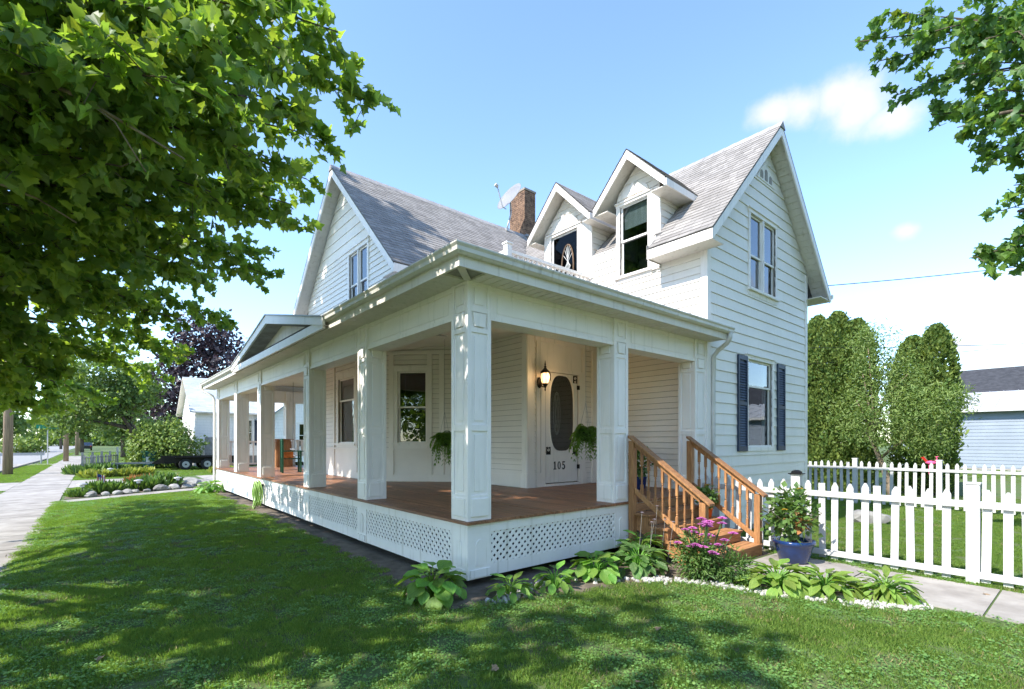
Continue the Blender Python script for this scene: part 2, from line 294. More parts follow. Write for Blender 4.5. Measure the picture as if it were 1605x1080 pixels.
def window(parent, fr, a0, a1, z0, z1, tw=.10, sashes=1, split=0.5, d=0.0, cur=None, head=0.14, sill=True, pm='paint', glass='glass', blind=0.0, top_glass=None):
    """opening a0..a1, z0..z1: casing, sill, two sashes with panes, a dark room behind"""
    mb = MB(); mb.fbox(fr, a0-tw, a0, z0, z1, d, d+.036); mb.fbox(fr, a1, a1+tw, z0, z1, d, d+.036)
    mb.fbox(fr, a0-tw-.015, a1+tw+.015, z1, z1+head, d, d+.042); mb.fbox(fr, a0-tw-.03, a1+tw+.03, z1+head, z1+head+.03, d, d+.07)
    if not sill: mb.fbox(fr, a0-tw, a1+tw, z0-tw, z0, d, d+.034)
    w = mb.build('window', pm, parent)
    if sill: MB().fbox(fr, a0-tw-.04, a1+tw+.04, z0-.05, z0, d-.05, d+.085).fbox(fr, a0-tw, a1+tw, z0-.14, z0-.05, d, d+.03).build('sill', pm, w)
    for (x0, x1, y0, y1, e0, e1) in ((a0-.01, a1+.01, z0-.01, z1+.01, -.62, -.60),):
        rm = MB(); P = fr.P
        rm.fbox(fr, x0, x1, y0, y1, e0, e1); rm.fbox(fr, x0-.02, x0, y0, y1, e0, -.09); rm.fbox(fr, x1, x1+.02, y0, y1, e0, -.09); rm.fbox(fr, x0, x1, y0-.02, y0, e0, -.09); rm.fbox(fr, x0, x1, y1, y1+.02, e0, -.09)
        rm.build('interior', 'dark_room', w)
    n = sashes; wd = (a1-a0-.05*(n-1))/n
    for i in range(n):
        s0 = a0+i*(wd+.05); s1 = s0+wd
        if i: MB().fbox(fr, s0-.05, s0, z0, z1, d-.03, d+.034).build('mullion', pm, w)
        zm = z0+(z1-z0)*split; st = .045
        up = MB(); lo = MB()
        for q, (y0, y1, dd) in ((up, (zm-.02, z1, -.012)), (lo, (z0, zm+.02, -.035))):
            q.fbox(fr, s0, s0+st, y0, y1, d+dd-.03, d+dd); q.fbox(fr, s1-st, s1, y0, y1, d+dd-.03, d+dd)
            q.fbox(fr, s0+st, s1-st, y0, y0+.04, d+dd-.03, d+dd+.001); q.fbox(fr, s0+st, s1-st, y1-.04, y1, d+dd-.03, d+dd+.001)
            q.build('sash', pm, w)
            MB().fbox(fr, s0+st-.004, s1-st+.004, y0+.036, y1-.036, d+dd-.018, d+dd-.014).build('pane', (top_glass or glass) if q is up else glass, w)
        if blind: MB().fbox(fr, s0+.03, s1-.03, z1-(z1-z0)*blind, z1, d-.10, d-.09).build('blind', 'curtain', w)
        if cur:
            k = MB(); nfold = 9
            for (c0, c1) in cur[1]:
                pts = [fr.P(s0+(s1-s0)*(c0+(c1-c0)*j/nfold), z0, d-.12-.025*(j % 2)) for j in range(nfold+1)]
                vs = pts+[Vector((p.x, p.y, z0+(z1-z0)*cur[2])) for p in pts]; m_ = nfold+1
                k.add(vs, [(j, j+1, m_+j+1, m_+j) for j in range(nfold)])
            k.build('curtain', cur[0], w)
    return w
def shingles(parent, o, u, v, lu, lv, expo=0.14, tab=0.22, m='shingle2', skip=None):
    """courses of separate overlapping tabs on a sloping plane (too fine to pick apart singly)"""
    o, u, v = Vector(o), Vector(u).normalized(), Vector(v).normalized(); n = u.cross(v)
    if n.z < 0: n = -n
    vs = []; fs = []; rn = []; k = int(lv/expo)+1
    for i in range(k):
        y0 = i*expo; y1 = min(y0+expo*1.25, lv); x = -random.random()*tab
        if y0 >= lv-.02: break
        while x < lu:
            x0 = max(x, 0)+.002; x1 = min(x+tab*random.choice((.6,.8,1,1)), lu)-.002; x = x1+.002
            if x1-x0 < .01: continue
            if skip and skip(o+u*((x0+x1)/2)+v*(y0+.05)): continue
            h = .011+random.random()*.005; dy = random.uniform(-.006, .006); b = len(vs)
            for (xx, yy, hh) in ((x0,y0+dy,0),(x1,y0+dy,0),(x1,y0+dy,h),(x0,y0+dy,h),(x1,y1,.003),(x0,y1,.003)): vs.append(o+u*xx+v*yy+n*hh)
            fs += [(b,b+1,b+2,b+3),(b+3,b+2,b+4,b+5)]; r_ = random.random(); rn += [r_, r_]
    off = wloc(parent); me = bpy.data.meshes.new('shingles'); me.from_pydata([tuple(p-off) for p in vs], [], fs)
    at = me.attributes.new('rnd', 'FLOAT', 'FACE'); at.data.foreach_set('value', rn); me.materials.append(MATS[m])
    ob = bpy.data.objects.new('shingles', me); col.objects.link(ob); ob.parent = parent; ob['kind'] = 'stuff'; return ob
leafmat('shingle2', (0.305, 0.283, 0.265), (0.195, 0.180, 0.168), 0.0, (1, 1, 1), 0.95, 0.9, 0.2)
leafmat('nb_shingle', (0.48, 0.50, 0.51), (0.36, 0.38, 0.39), 0.0, (1, 1, 1), 0.95, 0.9, 0.2)
def slab(parent, name, q, th, m):
    """roof slab from 4 corner points, thickness measured straight down"""
    q = [Vector(p) for p in q]; return MB().hexa([p-Vector((0,0,th)) for p in q]+q).build(name, m, parent)
# ------------------------------------------------------------------ the house
HX = thing('house', 'white two-storey clapboard house with wraparound porch, steep grey shingle roofs and twin dormers', 'house', (5, 5, 0))
ZF = 0.68
fG = Fr((0,0,0), (1,0,0), (0,-1,0))            # gable wall of the wing, a = X
fL = Fr((5.36,0,0), (0,1,0), (-1,0,0))         # wing's side wall, a = Y
fD = Fr((0,2.63,0), (1,0,0), (0,-1,0))         # door wall, a = X
fE = Fr((3.28,0,0), (0,1,0), (-1,0,0))         # side of the entry block, a = Y
dg = Vector((-1, 1, 0)).normalized()
fB = Fr((3.28,4.6,0), dg, (-1,-1,0))           # slanted bay wall
fM = Fr((1.75,0,0), (0,1,0), (-1,0,0))         # main block's street gable, a = Y
SW = 1.02; RX, RZ = 7.84, 8.33
rw = lambda x: RZ-abs(RX-x)*SW
SM = 0.98; RY, MZ = 8.05, 8.68
rm_ = lambda y: MZ-abs(RY-y)*SM
# wing gable wall
def extG(z):
    top = RZ-.14
    if z < rw(5.36)-.14: return (5.36, 10.22)
    h = max((top-z)/SW, 0.0); return (max(5.36, RX-h), min(10.22, RX+h))
opsG = [(7.10, 8.36, 4.78, 6.34), (7.00, 8.17, 1.48, 3.30)]
wG = wall(HX, fG, extG, -.12, 8.10, lambda z: .205 if z < 4.6 else .235, opsG, breaks=(rw(5.36)-.14, rw(10.22)-.14))
MB().fbox(fG, 5.36, 10.2, -.35, -.12, -.06, .012).build('foundation', 'concrete', HX)
MB().fbox(fG, 5.335, 5.47, -.12, rw(5.36)-.2, 0, .032).build('corner_board', 'paint', HX)
MB().fbox(fG, 10.12, 10.245, -.12, rw(10.22)-.2, 0, .03).build('corner_board', 'paint', HX)
w = window(HX, fG, 7.10, 8.36, 4.78, 6.34, .07, 2, .46, cur=('brown_curtain', ((0, 1),), .44), head=.08)
w = window(HX, fG, 7.00, 8.17, 1.48, 3.30, .08, 1, .70, head=.08, cur=('curtain', ((0, .12), (.86, 1)), 1), sill=False)
for a0 in (6.53, 8.43):
    s = MB(); s.fbox(fG, a0, a0+.045, 1.40, 3.34, .02, .055); s.fbox(fG, a0+.36, a0+.405, 1.40, 3.34, .02, .055)
    for z0, z1 in ((1.40, 1.50), (2.33, 2.41), (3.25, 3.34)): s.fbox(fG, a0+.045, a0+.36, z0, z1, .02, .053)
    s.fbox(fG, a0+.04, a0+.365, 1.42, 3.32, .015, .024)
    sh = s.build('shutter', 'navy', HX)
    lm = MB().hexa([(0,0,0),(.315,0,0),(.315,-.006,0),(0,-.006,0),(0,.022,.038),(.315,.022,.038),(.315,.016,.042),(0,.016,.042)]).mesh('louvre', 'navy')
    z = 1.505
    while z < 3.21:
        if not 2.29 < z < 2.41: put('louvre', lm, sh, (a0+.045, -.046, z))
        z += .052
# attic vent with three arched louvres
v = MB().fprism(fG, [(7.40, 7.20), (8.28, 7.20), (8.10, 7.42), (7.84, 7.66), (7.58, 7.42)], .01, .035).build('attic_vent', 'siding', HX)
for c in (7.62, 7.84, 8.06):
    hh = .17 if c == 7.84 else .10
    MB().fprism(fG, [(c-.07, 7.24), (c+.07, 7.24)]+[(c+.07*math.cos(t), 7.24+hh+.07*math.sin(t)) for t in (0.3, .8, 1.57, 2.3, 2.8)], .03, .042).build('vent_slot', 'weathered', v)
# wing side wall (above and inside the porch) and dormer fronts
DORM = [(1.50, .53, .87, 7.53), (3.50, .76, .98, 7.66)]
opsL = [(1.24, 1.94, 5.12, 6.62), (3.16, 4.02, 4.35, 6.60)]
wall(HX, fL, lambda z: (0, 2.62), ZF, 3.75, .112, (), 'porch_siding')
wall(HX, fL, lambda z: (0, 4.75), 3.75, 5.62, .14, opsL)
for (yc, hw, hr, zp), op in zip(DORM, opsL):
    ex = lambda z, yc=yc, hw=hw, zp=zp: (yc-min(hw, max((zp-.16-z)*1.0, 0)), yc+min(hw, max((zp-.16-z)*1.0, 0)))
    wall(HX, fL, ex, 5.62, zp-.2, .14, (op,), breaks=(zp-.16-hw,))
wall(HX, fL, lambda z: (2.03, 2.74), 5.62, 5.80, .14)
MB().fbox(fL, -.002, .10, 3.75, 5.42, 0, .03).build('corner_board', 'paint', HX)
# dormer window and balcony door surrounds
w = window(HX, fL, 1.24, 1.94, 5.12, 6.62, .09, 1, .5, head=.05, blind=.32, glass='glass', pm='paint')
w2 = window(HX, fL, 3.16, 4.02, 4.35, 6.60, .12, 1, .12, head=.06, sill=False, glass='screen_glass')
ov = MB(); ring = [(3.50+.19*math.cos(t), 5.78+.52*math.sin(t)) for t in np.linspace(0, 2*math.pi, 25)]
ov.tube([fL.P(a, z, -.005) for a, z in ring], .018, 6); ov.build('oval_frame', 'brown_curtain', w2)
for k in range(7):
    a = -.15+.05*k; hh = .5*math.sqrt(max(0, 1-(a/.19)**2)); MB().tube([fL.P(3.50+a, 5.78-hh, -.012), fL.P(3.50-a*.6, 5.78, -.012), fL.P(3.50+a, 5.78+hh, -.012)], .006, 4).build('leaded_came', 'curtain', w2)
for (yc, hw, hr, zp), (a0, a1, z0, z1) in zip(DORM, opsL):
    am = (a0+a1)/2
    for s_ in (-1, 1):
        e = (a0-.10 if s_ < 0 else a1+.10); o0, o1 = sorted((e, yc+s_*hw)); 
        MB().fbox(fL, o0, o1, 5.05, z1+.1, .0, .028).build('pilaster', 'paint', HX)
        for zz in (5.05, 5.28): MB().fbox(fL, o0-.02, o1+.02, zz, zz+.045, .0, .065).build('pilaster_band', 'paint', HX)
    r0 = (a1-a0)/2+.02
    arch = [(am+r0*math.cos(t), z1+.115+r0*.62*math.sin(t)) for t in np.linspace(0, math.pi, 15)]
    A = MB().fprism(fL, arch, .0, .045).build('arch_hood', 'paint', HX)
    MB().fprism(fL, [(am+(q-am)*.7, z1+.125+(z-z1-.115)*.66) for q, z in arch], .0, .062).build('sunburst', 'paint', A)
    MB().fbox(fL, am-.035, am+.035, z1+.12, z1+.115+r0*.62+.02, .0, .075).build('keystone', 'paint', A)
# door wall, entry side, bay, street wall inside the porch
CZ = lambda x, y: 3.46+min(x, y)*.115
wD = wall(HX, fD, lambda z: (3.28, 5.36), ZF, 3.80, .112, [(3.74, 4.74, ZF, 3.03)], 'porch_siding')
wall(HX, fE, lambda z: (2.63, 4.6), ZF, 3.83, .112, (), 'porch_siding')
LB = 2.16
wB = wall(HX, fB, lambda z: (0, LB), ZF, 3.86, .112, [(.98, 1.67, 1.56, 3.22)], 'porch_siding')
opF = (7.40, 8.46, 1.55, 3.25)
wall(HX, fM, lambda z: (6.13, 10.6), ZF, 3.70, .112, [opF], 'porch_siding')
MB().box(1.75, 10.0, 10.5, 10.6, -.2, 5.3).build('wall', 'siding', HX)
MB().box(10.12, 10.22, 0.1, 10.6, -.2, 5.5).build('wall', 'siding', HX)
window(HX, fB, .98, 1.67, 1.56, 3.22, .09, 1, .50, head=.10)
window(HX, fM, *opF, .10, 1, .66, head=.16, cur=('curtain', ((0, .15),), 1))
# panelled dado, frieze and flat pilasters on the bay and street wall
for fr, a0, a1 in ((fB, 0, LB), (fM, 6.16, 10.6)):
    MB().fbox(fr, a0+.05, a1-.02, ZF, ZF+.16, .02, .04).build('baseboard', 'porch_siding', HX); MB().fbox(fr, a0+.05, a1-.02, 3.60, 3.68, .02, .05).build('frieze', 'porch_siding', HX); MB().fbox(fr, a0+.03, a1, 1.40, 1.44, .02, .075).build('dado_rail', 'porch_siding', HX)
    q = MB(); q.fbox(fr, a0+.05, a1-.02, .84, 1.40, .018, .026)
    b = q.build('dado', 'porch_siding', HX)
    for x in ((.06, .30, .58, .86, 1.76, 2.02) if fr is fB else (6.24, 7.18, 8.68, 9.7)):
        MB().fbox(fr, x, x+.11, ZF+.16, 3.60, .02, .052).build('pilaster', 'porch_siding', HX)
for fr, a0, a1 in ((fE, 2.60, 2.74), (fD, 3.25, 3.44), (fD, 3.50, 3.60), (fD, 4.86, 4.96), (fD, 5.20, 5.34)):
    MB().fbox(fr, a0, a1, ZF+.28, 3.70, 0, .045).fbox(fr, a0-.02, a1+.02, ZF, ZF+.28, 0, .06).build('pilaster', 'paint', HX)
MB().fbox(fE, 2.75, 4.6, ZF, ZF+.24, .0, .035).fbox(fE, 2.75, 4.6, 1.20, 1.24, .0, .045).build('skirting', 'porch_siding', HX)
MB().fbox(fD, 3.62, 4.85, 3.10, 3.62, 0, .03).fbox(fD, 3.46, 5.2, 3.62, 3.74, 0, .05).build('door_head', 'paint', HX)
# front door: casing, screen door with oval glass, fretwork, hinges, number
dr = MB(); dr.fbox(fD, 3.62, 3.74, ZF, 3.03, 0, .05); dr.fbox(fD, 4.74, 4.86, ZF, 3.03, 0, .05); dr.fbox(fD, 3.60, 4.88, 3.03, 3.10, 0, .055); dr.fbox(fD, 3.74, 4.74, ZF, ZF+.05, -.05, .06)
dr = dr.build('front_door', 'paint', HX)
oc, oz, orx, orz = 4.24, 2.19, .37, .80
def sup(t, rx, rz, e=.62): c, s = math.cos(t), math.sin(t); return (oc+rx*math.copysign(abs(c)**e, c), oz+rz*math.copysign(abs(s)**e, s))
TT = np.linspace(0, 2*math.pi, 49)[:-1]
lf = MB(); outer = []
for t in TT:
    c, s = math.cos(t), math.sin(t); k = min(.475/max(abs(c), 1e-6), .83/max(abs(s), 1e-6)); outer.append((oc+c*k, oz+s*k))
inn = [sup(t, orx, orz) for t in TT]; nn = len(TT); P = fD.P
lf.add([P(a, z, .03) for a, z in outer]+[P(a, z, .03) for a, z in inn]+[P(a, z, -.01) for a, z in inn], [(i, (i+1) % nn, nn+(i+1) % nn, nn+i) for i in range(nn)]+[(nn+i, nn+(i+1) % nn, 2*nn+(i+1) % nn, 2*nn+i) for i in range(nn)])
lf.fbox(fD, 3.765, 4.715, ZF+.07, 1.36, -.01, .03).build('screen_door', 'paint', dr)
MB().fbox(fD, 3.84, 4.64, ZF+.16, 1.27, .03, .036).build('kick_panel', 'paint', dr)
MB().tube([P(a, z, .032) for a, z in inn+inn[:1]], .014, 6, False).build('oval_moulding', 'paint', dr)
MB().fprism(fD, inn, -.004, .0).build('pane', 'glass', dr)
MB().fbox(fD, 3.76, 4.72, ZF+.1, 3.0, -.09, -.07).build('inner_door', 'screen_black', dr)
lc = MB()
for k in (-1, -.5, .5, 1): lc.tube([P(4.13+k*.10*math.sin(t), 2.19+.45*math.cos(t), -.015) for t in np.linspace(0, math.pi, 9)], .006, 4)
for k in (-1, 1): lc.tube([P(4.13+k*.03*math.sin(3*t), 2.19+.40*math.cos(t), -.015) for t in np.linspace(0, math.pi, 15)], .005, 4)
lc.build('leaded_pattern', 'curtain', dr)
for sx in (-1, 1):
    for sz in (-1, 1):
        fw = MB(); cx, cz = oc+sx*.40, oz+sz*.76
        fw.fbox(fD, cx-.065, cx+.065, cz-.10, cz+.06, .027, .031)
        f2 = fw.build('fretwork', 'black_metal', dr)
        cu = MB()
        for (ox, oz_, r_) in ((0, 0, .032), (-sx*.0, -sz*.075, .026)): cu.tube([P(cx+ox+r_*(1-.07*q)*math.cos(q*.9)*sx, cz+oz_+r_*(1-.07*q)*math.sin(q*.9)*sz, .036) for q in range(9)], .007, 5)
        cu.build('scroll', 'paint', f2)
for z in (1.06, 1.74, 2.76): MB().fbox(fD, 4.70, 4.76, z-.045, z+.045, .03, .06).build('hinge', 'black_metal', dr)
def glyph(ch, a, z, h):
    """numerals with serifs, built as strokes"""
    q = MB(); w_ = h*.5; s = h*.09
    if ch == '1':
        q.fbox(fD, a-s, a+s, z, z+h, .03, .042); q.fbox(fD, a-w_*.5, a+w_*.5, z, z+s*1.1, .03, .0425); q.fprism(fD, [(a-w_*.5, z+h*.78), (a-s*.5, z+h*.8), (a-s*.5, z+h)], .03, .0415)
    elif ch == '0':
        T = np.linspace(0, 2*math.pi, 21)[:-1]; o_ = [(a+w_*.56*math.cos(t), z+h/2+h*.5*math.sin(t)) for t in T]; i_ = [(a+w_*.26*math.cos(t), z+h/2+h*.42*math.sin(t)) for t in T]; k = len(T)
        q.add([P(x, y, .042) for x, y in o_]+[P(x, y, .042) for x, y in i_]+[P(x, y, .03) for x, y in o_]+[P(x, y, .03) for x, y in i_], [(i, (i+1) % k, k+(i+1) % k, k+i) for i in range(k)]+[(i, (i+1) % k, 2*k+(i+1) % k, 2*k+i) for i in range(k)]+[(k+i, k+(i+1) % k, 3*k+(i+1) % k, 3*k+i) for i in range(k)])
    else:
        q.fbox(fD, a-w_*.34, a+w_*.5, z+h-s*1.8, z+h, .03, .042); q.fbox(fD, a-w_*.36, a-w_*.36+s*1.1, z+h*.52, z+h, .03, .0415)
        T = np.linspace(2.4, -2.5, 14); mid = [(a-.02*h+w_*.44*math.cos(t), z+h*.31+h*.285*math.sin(t)) for t in T]; q.tube([P(x, y, .036) for x, y in mid], [h*.05+h*.05*math.sin(i/13*math.pi) for i in range(14)], 6); q.tube([P(mid[-1][0], mid[-1][1], .036), P(mid[-1][0]+.001, mid[-1][1]+.012, .036)], h*.085, 6)
    return q.build('numeral', 'black_metal', dr)
for ch, a in (('1', 4.02), ('0', 4.145), ('5', 4.275)): glyph(ch, a, 1.02, .165)
# main block: street gable above the porch roof
def extM(z):
    h = max((MZ-.14-z)/SM, 0); return (max(5.15, RY-h), min(10.95, RY+h))
opM = (6.62, 7.72, 4.98, 6.36)
wall(HX, fM, extM, 3.80, 8.45, lambda z: .135 if z < 6.45 else .26, [opM], breaks=(rm_(5.15)-.14,))
window(HX, fM, *opM, .09, 2, .42, head=.10)
MB().fbox(fM, 5.12, 5.27, 3.8, rm_(5.15)-.2, 0, .03).build('corner_board', 'paint', HX)
fS = Fr((0, 5.15, 0), (1, 0, 0), (0, -1, 0))
wall(HX, fS, lambda z: (1.75, 5.36), 3.8, rm_(5.15)-.05, .14)
MB().fbox(fS, 1.75, 5.36, 5.0, rm_(5.15)-.12, 0, .04).build('frieze', 'paint', HX)
# ------------------------------------------------------------------ roofs
# wing roof
X0, Y0, Y1 = 4.90, -.36, 8.0
def sl(xa, xb, ya, yb): return [(xa, ya, rw(xa)), (xa, yb, rw(xa)), (xb, yb, rw(xb)), (xb, ya, rw(xb))]
roofW = MB()
def addslab(mb, q, th):
    q = [Vector(p) for p in q]; mb.hexa([p-Vector((0,0,th)) for p in q]+q)
for q in (sl(X0, RX, Y0, .95), sl(6.40, RX, .95, Y1), sl(5.38, 6.40, 2.03, 2.74), sl(5.38, 6.40, 4.28, Y1)): addslab(roofW, q, .05)
addslab(roofW, [(RX, Y0, RZ), (RX, Y1, RZ), (10.82, Y1, rw(10.82)), (10.82, Y0, rw(10.82))], .05)
roofW = roofW.build('roof', 'roof_edge', HX)
v1 = Vector((1, 0, SW)); LV = (RX-X0)*math.sqrt(1+SW*SW)
def skW(p): return (p.y > .95 and p.x < 5.38) or (.97 < p.y < 2.03 and p.x < 6.42) or (2.74 < p.y < 4.28 and p.x < 6.42) or rm_(p.y) > p.z+.02 and p.y > 4.6
shingles(roofW, (X0-.03, Y0-.02, rw(X0)-.03), (0, 1, 0), v1, Y1-Y0, LV+.03, skip=skW)
rp = MB()
for i in range(int((7.7-Y0)/.25)):
    y = Y0-.02+i*.25; rp.add([(RX-.13, y, rw(RX-.13)+.02), (RX, y, RZ+.045), (RX+.13, y, rw(RX+.13)+.02), (RX-.13, y+.27, rw(RX-.13)+.012), (RX, y+.27, RZ+.035), (RX+.13, y+.27, rw(RX+.13)+.012)], [(0,1,4,3),(1,2,5,4),(0,2,1)])
rp.build('ridge_caps', 'shingle', roofW, kind='stuff')
# soffits of the wing's gable overhang, rake boards
for s_ in (-1, 1):
    xe = X0+.02 if s_ < 0 else 10.80
    so_ = MB(); n_ = 26; xs = np.linspace(RX, xe, n_+1)
    for a, b in zip(xs, xs[1:]):
        lo_, hi_ = sorted((a, b)); g = .012
        so_.hexa([(lo_+g*.5, Y0+.03, rw(lo_)-.085), (hi_-g*.5, Y0+.03, rw(hi_)-.085), (hi_-g*.5, .03, rw(hi_)-.085), (lo_+g*.5, .03, rw(lo_)-.085), (lo_+g*.5, Y0+.03, rw(lo_)-.07), (hi_-g*.5, Y0+.03, rw(hi_)-.07), (hi_-g*.5, .03, rw(hi_)-.07), (lo_+g*.5, .03, rw(lo_)-.07)])
    so_.build('rake_soffit', 'soffit', HX)
    MB().prism([(RX, Y0-.0, RZ-.05), (xe, Y0, rw(xe)-.05), (xe, Y0, rw(xe)-.24), (RX, Y0, RZ-.25)], (0, .03, 0)).build('rake_board', 'paint', HX)
    MB().prism([(RX, Y0+.005, RZ-.06), (xe, Y0+.005, rw(xe)-.06), (xe, .02, rw(xe)-.06), (RX, .02, RZ-.06)], (0, 0, -.008)).build('soffit_backing', 'weathered', HX)
MB().box(X0-.02, X0+.01, Y0-.01, .95, rw(X0)-.22, rw(X0)-.045).build('eave_fascia', 'paint', HX)
MB().box(X0+.012, 5.36, Y0+.03, .95, rw(X0)-.20, rw(X0)-.18).build('eave_soffit', 'soffit', HX)
MB().box(X0-.02, 5.36, .95, .965, rw(X0)-.22, rw(X0)+.05).build('eave_return', 'weathered', HX)
MB().box(10.79, 10.83, Y0-.01, 8, rw(10.8)-.22, rw(10.8)-.045).build('eave_fascia', 'paint', HX)
MB().box(10.2, 10.80, Y0+.02, 8, rw(10.8)-.20, rw(10.8)-.18).build('eave_soffit', 'soffit', HX)
g2 = MB().prism([(10.83, Y0-.03, rw(10.8)-.16), (10.90, Y0-.03, rw(10.8)-.13), (10.93, Y0-.03, rw(10.8)-.04), (10.83, Y0-.03, rw(10.8)-.04)], (0, 8, 0)).build('gutter', 'gutter', HX)
# dormers
for (yc, hw, hr, zp) in DORM:
    ze = zp-hr*1.03; xf, xb = 4.98, 7.35
    D = MB()
    for s_ in (-1, 1): addslab(D, [(xf, yc, zp), (xf, yc+s_*hr, ze), (xb, yc+s_*hr, ze), (xb, yc, zp)], .04)
    D = D.build('dormer_roof', 'roof_edge', HX)
    for s_ in (-1, 1):
        shingles(D, (xf-.02, yc+s_*(hr+.02), ze-.02), (1, 0, 0), (0, -s_, 1.03), xb-xf, hr*math.sqrt(1+1.03**2)+.03, .13, .28, skip=lambda p: p.z < rw(p.x)-.16)
        MB().prism([(xf+.02, yc, zp-.042), (xf+.02, yc+s_*hr, ze-.042), (xf+.02, yc+s_*hr, ze-.058), (xf+.02, yc, zp-.058)], (xb-xf-.05, 0, 0)).build('dormer_soffit', 'soffit', D)
        MB().prism([(xf-.01, yc, zp-.03), (xf-.01, yc+s_*(hr+.01), ze-.04), (xf-.01, yc+s_*(hr+.01), ze-.19), (xf-.01, yc, zp-.20)], (.03, 0, 0)).build('bargeboard', 'paint', D)
        y0, y1 = sorted((yc+s_*hr, yc+s_*(hr+.025))); MB().box(xf+.021, xb, y0, y1, ze-.17, ze-.035).build('dormer_fascia', 'paint', D)
        y0, y1 = sorted((yc+s_*hw, yc+s_*(hr-.001))); MB().box(xf+.05, xb, y0, y1, ze-.165, ze-.15).build('dormer_eave_soffit', 'soffit', D)
    for s_ in (-1, 1):
        fs_ = Fr((0, yc+s_*hw, 0), (1, 0, 0), (0, s_, 0)); wall(HX, fs_, lambda z: (5.36, 7.2), 5.55, ze-.12, .14)
    MB().box(5.33, 5.37, yc-hw-.02, yc-hw+.07, 5.0, ze-.14).build('corner_board', 'paint', HX)
# main roof
rfM = MB(); MX0, MX1 = 1.38, 10.3; YE = 4.58
addslab(rfM, [(MX0, YE, rm_(YE)), (MX1, YE, rm_(YE)), (MX1, RY, MZ), (MX0, RY, MZ)], .05)
addslab(rfM, [(MX0, RY, MZ), (MX1, RY, MZ), (MX1, 11.52, rm_(11.52)), (MX0, 11.52, rm_(11.52))], .05)
rfM = rfM.build('roof', 'roof_edge', HX)
shingles(rfM, (MX0-.02, YE-.02, rm_(YE)-.02), (1, 0, 0), (0, 1, SM), MX1-MX0, (RY-YE)*math.sqrt(1+SM*SM)+.02, skip=lambda p: p.x > 5.3 and rw(p.x) > p.z+.03)
rp = MB()
for i in range(int((MX1-MX0)/.25)):
    x = MX0-.02+i*.25; rp.add([(x, RY-.13, rm_(RY-.13)+.02), (x, RY, MZ+.045), (x, RY+.13, rm_(RY+.13)+.02), (x+.27, RY-.13, rm_(RY-.13)+.012), (x+.27, RY, MZ+.035), (x+.27, RY+.13, rm_(RY+.13)+.012)], [(0,1,4,3),(1,2,5,4),(0,2,1)])
rp.build('ridge_caps', 'shingle', rfM, kind='stuff')
for s_ in (-1, 1):
    ye = YE+.02 if s_ < 0 else 11.5
    so_ = MB(); ys = np.linspace(RY, ye, 31)
    for a, b in zip(ys, ys[1:]):
        lo_, hi_ = sorted((a, b)); g = .006
        so_.hexa([(MX0+.03, lo_+g, rm_(lo_)-.085), (1.78, lo_+g, rm_(lo_)-.085), (1.78, hi_-g, rm_(hi_)-.085), (MX0+.03, hi_-g, rm_(hi_)-.085), (MX0+.03, lo_+g, rm_(lo_)-.07), (1.78, lo_+g, rm_(lo_)-.07), (1.78, hi_-g, rm_(hi_)-.07), (MX0+.03, hi_-g, rm_(hi_)-.07)])
    so_.build('rake_soffit', 'soffit', HX)
    MB().prism([(MX0, RY, MZ-.05), (MX0, ye, rm_(ye)-.05), (MX0, ye, rm_(ye)-.24), (MX0, RY, MZ-.25)], (.03, 0, 0)).build('rake_board', 'paint', HX)
    MB().prism([(MX0+.005, RY, MZ-.06), (MX0+.005, ye, rm_(ye)-.06), (1.77, ye, rm_(ye)-.06), (1.77, RY, MZ-.06)], (0, 0, -.008)).build('soffit_backing', 'weathered', HX)
MB().box(MX0, 5.3, YE-.025, YE+.005, rm_(YE)-.22, rm_(YE)-.045).build('eave_fascia', 'paint', HX)
MB().box(MX0+.03, 5.3, YE+.006, 5.15, rm_(YE)-.20, rm_(YE)-.18).build('eave_soffit', 'soffit', HX)
# chimney: bricks laid in courses
CH = MB().box(8.06, 8.53, 8.07, 8.83, 7.6, 10.30).build('chimney', 'mortar', HX)
bk = MB(); zc = 7.9; row = 0
while zc < 10.28:
    for (ax, c0, c1, fx) in (('y', 8.05, 8.85, 8.05), ('x', 8.05, 8.55, 8.05), ('y', 8.05, 8.85, 8.53), ('x', 8.05, 8.55, 8.83)):
        p = c0-(.105 if row % 2 else 0)
        while p < c1:
            a, b = max(p, c0), min(p+.198, c1); p += .21
            if b-a < .03: continue
            j = random.uniform(-.004, .004)
            if ax == 'y': bk.box(fx+j, fx+.02+j, a, b, zc, zc+.058)
            else: bk.box(a, b, fx+j, fx+.02+j, zc, zc+.058)
    zc += .068; row += 1
bk.build('bricks', 'brick', CH, kind='stuff')
MB().box(8.03, 8.57, 8.03, 8.87, 10.29, 10.36).box(8.15, 8.45, 8.2, 8.7, 10.36, 10.42).build('chimney_cap', 'mortar', CH)
MB().box(8.0, 8.6, 7.9, 8.07, 8.62, 8.70).build('flashing', 'dish_grey', CH)
# ------------------------------------------------------------------ porch
EX, EY = 5.42, 15.30
